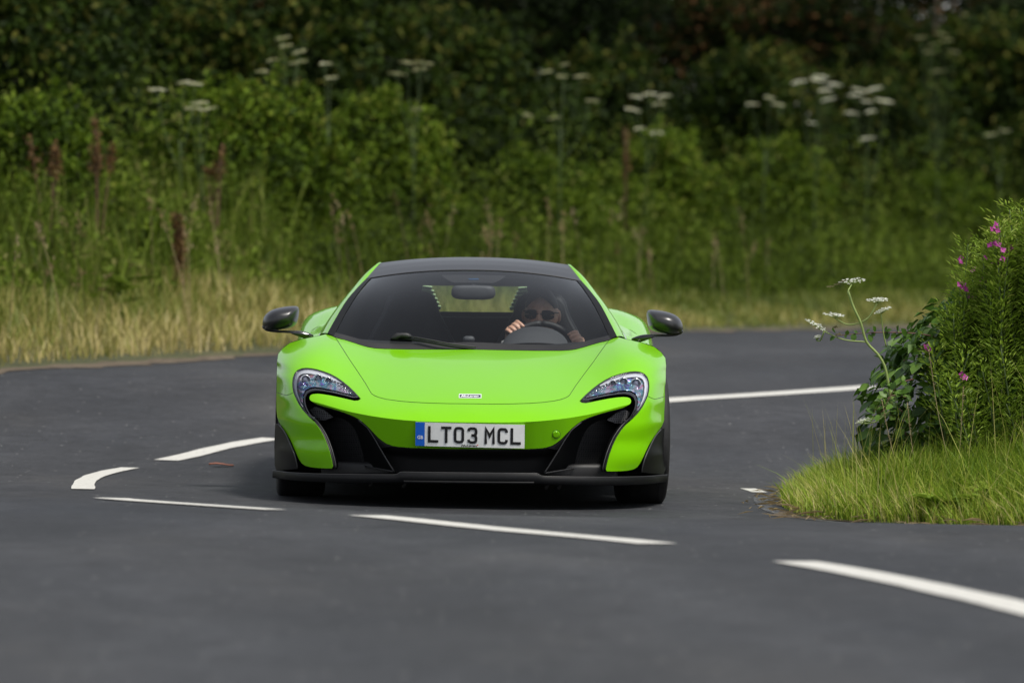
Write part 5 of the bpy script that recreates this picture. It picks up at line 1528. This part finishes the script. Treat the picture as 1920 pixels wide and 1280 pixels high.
for s in (-1, 1):
    mr = empty('door_mirror', parent=car)
    # the cap tapers forwards and leans so that its inner face is flat
    O = smooth_line(np.array(MIR), 44, True); c = np.array([.955, .868])
    rows = []
    for dy, k in ((-.125, .05), (-.122, .25), (-.112, .5), (-.09, .72), (-.06, .87), (-.025, .96), (.01, 1.0), (.04, .995), (.05, .96), (.045, .9)):
        Q = c + (O - c) * k; Q[:, 0] += (1 - k) * -.028; Q[:, 1] += (1 - k) * .012
        rows.append(np.column_stack([Q[:, 0] * s, np.full(44, 1.5 + dy) + (1.0 - Q[:, 0]) * .25, Q[:, 1]]))
    loft('mirror_cap', rows, M_ROOF, mr, closed=True, caps=True, flip=s < 0)
    gl = [(1.035, .855), (1.02, .89), (.99, .908), (.89, .922), (.882, .885), (.892, .85), (.91, .838), (1.01, .826)]
    inflate('mirror_glass', gl, 1.556, ((0, 1), (.003, .98)), M_CHROME, mr, s, 30)
    inflate('mirror_arm', ARM, 1.5, ((-.035, .3), (-.03, .86), (-.015, 1), (.02, 1), (.035, .9)), M_GLOSSB, mr, s, 48)

# ---- wiper
wp = empty('wiper', parent=car)
def on_screen(x, v, dn): return screen(np.array([x / .7143]), v, dn)[0]
blade = [np.array([-.36, 1.235, .800]), np.array([-.30, 1.205, .794]), np.array([-.2, 1.175, .778]), np.array([-.1, 1.165, .761]), np.array([.02, 1.17, .747])]
tube('wiper_blade', smooth_line(blade, 24), .0045, M_TRIM, wp, 6)
tube('wiper_arm', smooth_line([b + np.array([0, .01, -.012]) for b in blade], 24), np.linspace(.007, .0045, 24), M_TRIM, wp, 6)
inflate('wiper_boot', [(-.402, .782), (-.385, .806), (-.36, .812), (-.315, .811), (-.297, .795), (-.31, .788), (-.35, .79), (-.38, .778)], 1.22, ((-.02, .7), (-.012, 1), (.02, 1), (.03, .8)), M_TRIM, wp, 1, 30)

# ------------------------------------------------------------------ cabin
rows = []
for y, z in ((1.28, .742), (1.42, .752), (1.6, .758), (1.78, .757), (1.84, .74), (1.86, .66), (1.84, .45)):
    rows.append([(t * (.66 - .02 * (y - 1.28)), y + .05 * t * t, z + .018 * abs(t) ** 3 - (.0 if z > .7 else 0)) for t in np.linspace(-1, 1, 17)])
dash = loft('dashboard', rows, M_CABIN, car)
# instrument hood in front of the driver
a = np.linspace(0, math.pi, 22)
rows = [[(.315 + w * math.cos(q), y, .735 + h * math.sin(q) ** .8) for q in a] for y, w, h in ((1.55, .17, .03), (1.62, .17, .075), (1.72, .165, .105), (1.80, .16, .108), (1.84, .15, .10), (1.84, .1, .06))]
loft('instrument_hood', rows, M_CABIN2, dash)
bevel_box('centre_vent', (-.02, 1.74, .775), (.06, .05, .035), M_CABIN2, dash, .015)
# rear bulkhead with the opening for the rear window
ow = [(-.30, .90), (.30, .90), (.272, 1.035), (-.272, 1.035)]
hw = [(.74, .25), (.74, .86), (.62, .97), (.50, 1.11)]
V = [(x, 2.86, z) for x, z in ow] + [(x, 2.93, z) for x, z in ow] + [(x, 2.86, z) for x, z in hw] + [(-x, 2.86, z) for x, z in hw]
Fc = [[i, (i + 1) % 4, 4 + (i + 1) % 4, 4 + i] for i in range(4)] + [[12, 8, 1, 0], [8, 9, 10, 11, 2, 1], [11, 15, 3, 2], [12, 0, 3, 15, 14, 13]]
bk = add_obj('rear_bulkhead', py_mesh('rear_bulkhead', V, Fc, False), M_CABIN, car)
add_obj('rear_window', py_mesh('rear_window', [(x, 2.92, z) for x, z in ow], [[0, 1, 2, 3]], False), glass_mat('rear_glass', (.58, .72, .56)), bk)
bevel_box('parcel_shelf', (0, 2.78, .865), (.9, .16, .02), M_CABIN, bk, .006)
bevel_box('shelf_trim', (0, 2.68, .872), (.20, .02, .008), M_CABIN2, bk, .003)
bevel_box('headliner', (0, 2.46, 1.092), (.64, .66, .02), simple('pale_headlining', (.16, .16, .165), .9), car, .008)  # lining coloured pale to bounce light onto the driver
# seats
def seat(xc):
    root = empty('seat', (xc, 0, 0), parent=car)
    back = [(-.085, 1.0), (.085, 1.0), (.125, .965), (.145, .90), (.20, .80), (.255, .68), (.265, .45), (.24, .30), (-.24, .30), (-.265, .45), (-.255, .68), (-.20, .80), (-.145, .90), (-.125, .965)]
    O = smooth_line(np.array(back), 56, True); c = np.array([0, .65])
    rows = []
    for dy, k in ((-.05, .3), (-.05, .72), (-.075, .9), (-.06, .99), (-.02, 1.0), (.05, .98), (.07, .8)):
        Q = c + (O - c) * k
        rows.append(np.column_stack([Q[:, 0], 2.62 + dy + (Q[:, 1] - .65) * .22, Q[:, 1]]))
    bk_ = loft('backrest', rows, M_CABIN, root, closed=True, caps=True)
    edge = [q for q in O if q[1] > .5]
    edge = sorted(edge, key=lambda q: math.atan2(q[0], q[1] - .5))
    tube('piping', [(q[0] * .985, 2.535 + (q[1] - .65) * .22, q[1]) for q in edge], .003, M_CABIN2, bk_, 5)
    rows = [[(.25 * math.cos(q), y, z + .05 * abs(math.cos(q)) ** 3) for q in np.linspace(0, math.pi, 9)] for y, z in ((2.6, .30), (2.35, .33), (2.1, .36), (2.06, .30))]
    loft('cushion', rows, M_CABIN, root)
seat(-.325); seat(.345)
# inner door skins keep the cabin dark
for s in (-1, 1):
    loft('door_lining', [[(s * x, y, z) for y in np.linspace(1.4, 2.9, 9)] for x, z in ((.75, .775), (.72, .70), (.70, .25))], M_CABIN, car)
# steering wheel
WC, WT = np.array([.345, 1.95, .685]), R(24)
def wpt(a, r, d=0.): return WC + np.array([r * math.sin(a), r * math.cos(a) * math.sin(WT) * 1.0 + d * math.cos(WT), r * math.cos(a) * math.cos(WT) - d * math.sin(WT)])
sw = tube('steering_wheel', [wpt(q, .185) for q in np.linspace(0, 2 * math.pi, 49)], .0165, M_CABIN, car, 10)
for q in (R(90), R(180), R(270)):
    tube('wheel_spoke', [wpt(q, .05), wpt(q, .18)], .016, M_CABIN2, sw, 8)
tube('wheel_hub', [wpt(0, 0, -.0), wpt(0, 0, .03)], .065, M_CABIN, sw, 18)
tube('steering_column', [wpt(0, 0, 0), (.345, 1.72, .60)], .035, M_CABIN, sw, 10)
# rear-view mirror
mo = [(-.11, .995), (-.105, 1.035), (-.08, 1.045), (.08, 1.045), (.105, 1.035), (.11, .995), (.085, .978), (.0, .974), (-.085, .978)]
rv = inflate('interior_mirror', [(x, z) for x, z in mo], 1.80, ((-.02, .6), (-.015, .9), (0, 1), (.02, 1), (.022, .95)), M_CABIN2, car, 1, 36)
tube('mirror_stalk', [(0, 1.80, 1.03), (0, 1.86, 1.05)], .012, M_CABIN, rv)

# ------------------------------------------------------------------ the driver
M_SKIN, _nt, _b = mat_new('skin')
_nt.links.new(ramp(_nt, noise(_nt, 40, 3, .6), [(.3, (.58, .31, .21)), (.7, (.70, .42, .31))]), _b.inputs['Base Color'])
_b.inputs['Roughness'].default_value = .5; _b.inputs['Subsurface Weight'].default_value = .08; _b.inputs['Subsurface Radius'].default_value = (.01, .004, .002)
M_HAIR = simple('dark_hair', (.05, .036, .027), .6, vary=.4, scale=120)
M_SHIRT = simple('dark_shirt', (.035, .037, .042), .85, vary=.15, scale=60)
M_CUFF = simple('white_cuff', (.7, .7, .7), .8)
M_SHADES = simple('sunglasses_lens', (.002, .002, .0025), .15, spec=.3)

driver = empty('person', CAR_LOC, CAR_ROT)
tag(driver, 'person in dark sunglasses and dark shirt gripping the steering wheel of the car', 'person')

HC = np.array([.345, 2.21, .893])          # head centre
def head_shape(nu=56, nv=44):
    """head looking along -y; returns verts, faces"""
    V = []
    for i in range(nv):
        ph = math.pi * (i + .5) / nv                      # 0 top .. pi chin
        z = math.cos(ph)
        for j in range(nu):
            th = 2 * math.pi * j / nu                     # 0 = front (-y)
            fx, fy = math.sin(th), -math.cos(th)
            r = math.sin(ph)
            x, y = .077 * r * fx, .098 * r * fy
            zz = .118 * z
            fr = max(0., -fy)                             # how much it faces forward
            if z < 0:                                     # jaw narrows, chin comes forward
                k = -z
                x *= 1 - .30 * k ** 1.3
                y = y * (1 - .12 * k) - .010 * k * fr
            if fr > .2:
                cx = abs(x)
                # nose
                y -= .024 * math.exp(-(cx / .0105) ** 2) * math.exp(-((zz + .022) / .022) ** 2) * fr
                y -= .012 * math.exp(-(cx / .009) ** 2) * math.exp(-((zz - .004) / .02) ** 2) * fr
                # eye sockets, brow, cheeks, lips, chin
                y += .010 * math.exp(-((cx - .032) / .017) ** 2) * math.exp(-((zz - .010) / .012) ** 2)
                y -= .006 * math.exp(-((zz - .030) / .010) ** 2) * math.exp(-(cx / .05) ** 2)
                y -= .006 * math.exp(-((cx - .040) / .018) ** 2) * math.exp(-((zz + .022) / .02) ** 2)
                y -= .007 * math.exp(-(cx / .022) ** 2) * math.exp(-((zz + .062) / .007) ** 2)
                y += .004 * math.exp(-(cx / .026) ** 2) * math.exp(-((zz + .068) / .003) ** 2)
                y -= .008 * math.exp(-(cx / .022) ** 2) * math.exp(-((zz + .098) / .014) ** 2)
            V.append((x, y, zz))
    Fc = [list(f) for f in grid_faces(nv, nu, True)]
    V += [(0, 0, .118), (0, -.01, -.116)]
    t, b = len(V) - 2, len(V) - 1
    Fc += [[t, (j + 1) % nu, j] for j in range(nu)] + [[b, (nv - 1) * nu + j, (nv - 1) * nu + (j + 1) % nu] for j in range(nu)]
    return np.array(V), [f[::-1] if len(f) == 4 else f for f in Fc]

HR = (Matrix.Rotation(R(-6), 3, 'Z') @ Matrix.Rotation(R(2), 3, 'Y') @ Matrix.Rotation(R(4), 3, 'X'))
def hd(p): return np.array(HR @ Vector(p)) * 1.13 + HC
hv, hf = head_shape()
hv = np.array([hd(p) for p in hv])
geos = [(hv, hf)]
def ball_chain(P, rads, n=14): return tube_geo(smooth_line(np.array(P, float), 4 * len(P)), np.interp(np.linspace(0, 1, 4 * len(P)), np.linspace(0, 1, len(rads)), rads), n)
def ellipsoid(c, r, rot=None, nu=16, nv=12):
    V = []
    for i in range(nv):
        p = math.pi * (i + .5) / nv
        for j in range(nu):
            t = 2 * math.pi * j / nu; q = Vector((r[0] * math.sin(p) * math.cos(t), r[1] * math.sin(p) * math.sin(t), r[2] * math.cos(p)))
            if rot is not None: q = rot @ q
            V.append(np.array(q) + np.array(c))
    Fc = [list(f)[::-1] for f in grid_faces(nv, nu, True)] + [list(range(nu)), [(nv - 1) * nu + k for k in range(nu)][::-1]]
    return V, Fc
for s in (-1, 1):                           # ears
    geos.append(ellipsoid(hd((s * .080, .012, -.002)), (.009, .019, .033), HR @ Matrix.Rotation(s * .35, 3, 'Z'), 14, 10))
geos.append(ball_chain([HC + [0, .02, -.05], HC + [0, .07, -.13], HC + [0, .13, -.20]], [.052, .055, .062]))
geos.append(ellipsoid((.352, 2.40, .52), (.165, .105, .25)))
geos.append(ellipsoid((.352, 2.40, .36), (.16, .13, .12)))
for s in (-1, 1): geos.append(ball_chain([(.352 + s * .1, 2.36, .36), (.352 + s * .17, 2.0, .46), (.352 + s * .15, 1.62, .28)], [.085, .068, .05]))
# arms: shoulder, elbow, wrist on the wheel rim at ten and two
WR = wpt(R(-43), .185); WL = wpt(R(62), .185)
SHR, SHL = np.array([.352 - .18, 2.36, .69]), np.array([.352 + .18, 2.36, .69])
ELR, ELL = np.array([.09, 2.20, .52]), np.array([.62, 2.20, .50])
wrR = WR + np.array([-.035, .075, -.055]); wrL = WL + np.array([.03, .085, -.055])
geos.append(ball_chain([SHR, ELR, wrR], [.05, .042, .029])); geos.append(ball_chain([SHL, ELL, wrL], [.05, .042, .029]))
def hand(rim_a, s, wr):
    """palm behind the rim, four fingers curled over its front, thumb along the inside"""
    out = []
    c = wpt(rim_a, .185); rad = unit(c - WC); tan = unit(wpt(rim_a + .05, .185) - wpt(rim_a - .05, .185)); nf = np.cross(rad, tan)
    if nf[1] > 0: nf = -nf                   # towards the windscreen
    palm = c + rad * .030 - nf * .012
    out.append(ball_chain([wr, .5 * (wr + palm), palm], [.027, .030, .032]))
    for k, (off, ln, rr) in enumerate(((-.034, .92, .0088), (-.011, 1.0, .0094), (.012, 1.05, .0096), (.035, 1.0, .0098))):
        o = tan * off * (1 if s < 0 else 1)
        k0 = palm + o * .9 + rad * .004; k1 = c + o + rad * .036 + nf * .020 * ln; k2 = c + o + rad * .012 + nf * .040 * ln; k3 = c + o * .95 - rad * .016 + nf * .034 * ln; 
        if k == 3 and s < 0: k3 = k2 + rad * -.030 + nf * .004
        out.append(tube_geo(smooth_line([k0, k1, k2, k3], 14), np.interp(np.linspace(0, 1, 14), [0, .35, 1], [rr * 1.25, rr * 1.12, rr * .9]), 10))
    t0 = palm + tan * .030; out.append(tube_geo(smooth_line([t0, c + tan * .050 - rad * .010 - nf * .015, c + tan * .052 - rad * .028 + nf * .002], 10), np.linspace(.012, .0085, 10), 10))
    return out
geos += hand(R(-43), -1, wrR) + hand(R(62), 1, wrL)
def remesh(name, geos, vox, mat, parent, smooth_it=4):
    v, f = merge(geos)
    o = add_obj(name, py_mesh(name, v, f), None, None)
    md = o.modifiers.new('r', 'REMESH'); md.mode = 'VOXEL'; md.voxel_size = vox
    sm = o.modifiers.new('s', 'SMOOTH'); sm.iterations = smooth_it; sm.factor = .5
    dg = bpy.context.evaluated_depsgraph_get(); dg.update()
    me = bpy.data.meshes.new_from_object(o.evaluated_get(dg))
    old = o.data; o.modifiers.clear(); o.data = me; bpy.data.meshes.remove(old); me.name = name
    me.materials.clear(); me.materials.append(mat)
    me.polygons.foreach_set('use_smooth', [True] * len(me.polygons))
    o.parent = parent
    return o
body = remesh('body', geos, .0042, M_SKIN, driver, 3)
# shirt: torso, collar and sleeves
sg = [ellipsoid((.352, 2.40, .54), (.185, .125, .245)), ellipsoid((.352, 2.37, .67), (.20, .095, .085)), ellipsoid((.352, 2.40, .36), (.18, .15, .14)), ball_chain([HC + [0, .10, -.165], HC + [0, .13, -.21]], [.066, .085])]
for S_, E_, W_ in ((SHR, ELR, wrR), (SHL, ELL, wrL)):
    sg.append(ball_chain([S_, E_, E_ * .12 + W_ * .88], [.068, .056, .043]))
remesh('shirt', sg, .008, M_SHIRT, driver, 5)
for E_, W_ in ((ELR, wrR), (ELL, wrL)):
    tube('cuff', [E_ * .14 + W_ * .86, E_ * .03 + W_ * .97], .040, M_CUFF, driver, 14)
tg = []
for s in (-1, 1): tg.append(ball_chain([(.352 + s * .1, 2.37, .37), (.352 + s * .17, 2.0, .475), (.352 + s * .15, 1.62, .29)], [.1, .08, .06]))
remesh('trousers', tg, .01, M_SHIRT, driver, 4)
# hair: short, following the skull
V, idx = [], {}
nu, nv = 56, 30
rows = []
for i in range(nv):
    ph = .02 + (1.95) * i / (nv - 1); row = []
    for j in range(nu):
        th = 2 * math.pi * j / nu; fx, fy = math.sin(th), -math.cos(th)
        lim = .74 + .95 * (1 - max(0, -fy)) ** .8 if fy < 0 else 1.95
        lim = min(lim, 1.25 + .2 * (fy > .2) + (.55 if fy > .25 else 0)) if abs(fx) > .5 or fy > 0 else lim
        p = min(ph, lim); g = 1.045 + .015 * math.sin(j * 5.1) * math.sin(i * 2.3)
        edge = 1.0 if ph < lim - .02 else .955 / 1.0
        r = math.sin(p)
        row.append(hd((.0785 * r * fx * g * edge, (.099 * r * fy) * g * edge, .120 * math.cos(p) * (g + .03 * max(0, -fy)) * (edge))))
    rows.append(row)
hair = loft('hair', rows, M_HAIR, driver, closed=True)
# sunglasses: two wrapped lenses, bridge, temples
sg_ = empty('sunglasses', parent=driver)
for s in (-1, 1):
    rows = []
    for k in np.linspace(0, 1, 7):
        row = []
        for t in np.linspace(0, 2 * math.pi, 28):
            w = .033; hh = .0215
            x = s * (.035 + w * abs(math.cos(t)) ** .85 * np.sign(math.cos(t)) * k); z = .012 + (hh * abs(math.sin(t)) ** .85 * np.sign(math.sin(t)) * k) - .10 * (abs(x) - .035) * (math.sin(t) < 0)
            row.append(hd((x, -.0985 + 5.2 * max(0, abs(x) - .012) ** 2 - .004 * (1 - k), z)))
        rows.append(row)
    loft('sunglass_lens', rows, M_SHADES, sg_)
    tube('temple', [hd((s * .064, -.080, .022)), hd((s * .078, -.03, .020)), hd((s * .082, .012, .014))], .0026, M_GLOSSB, sg_, 6)
tube('bridge', [hd((-.012, -.1, .014)), hd((0, -.104, .016)), hd((.012, -.1, .014))], .003, M_GLOSSB, sg_, 6)
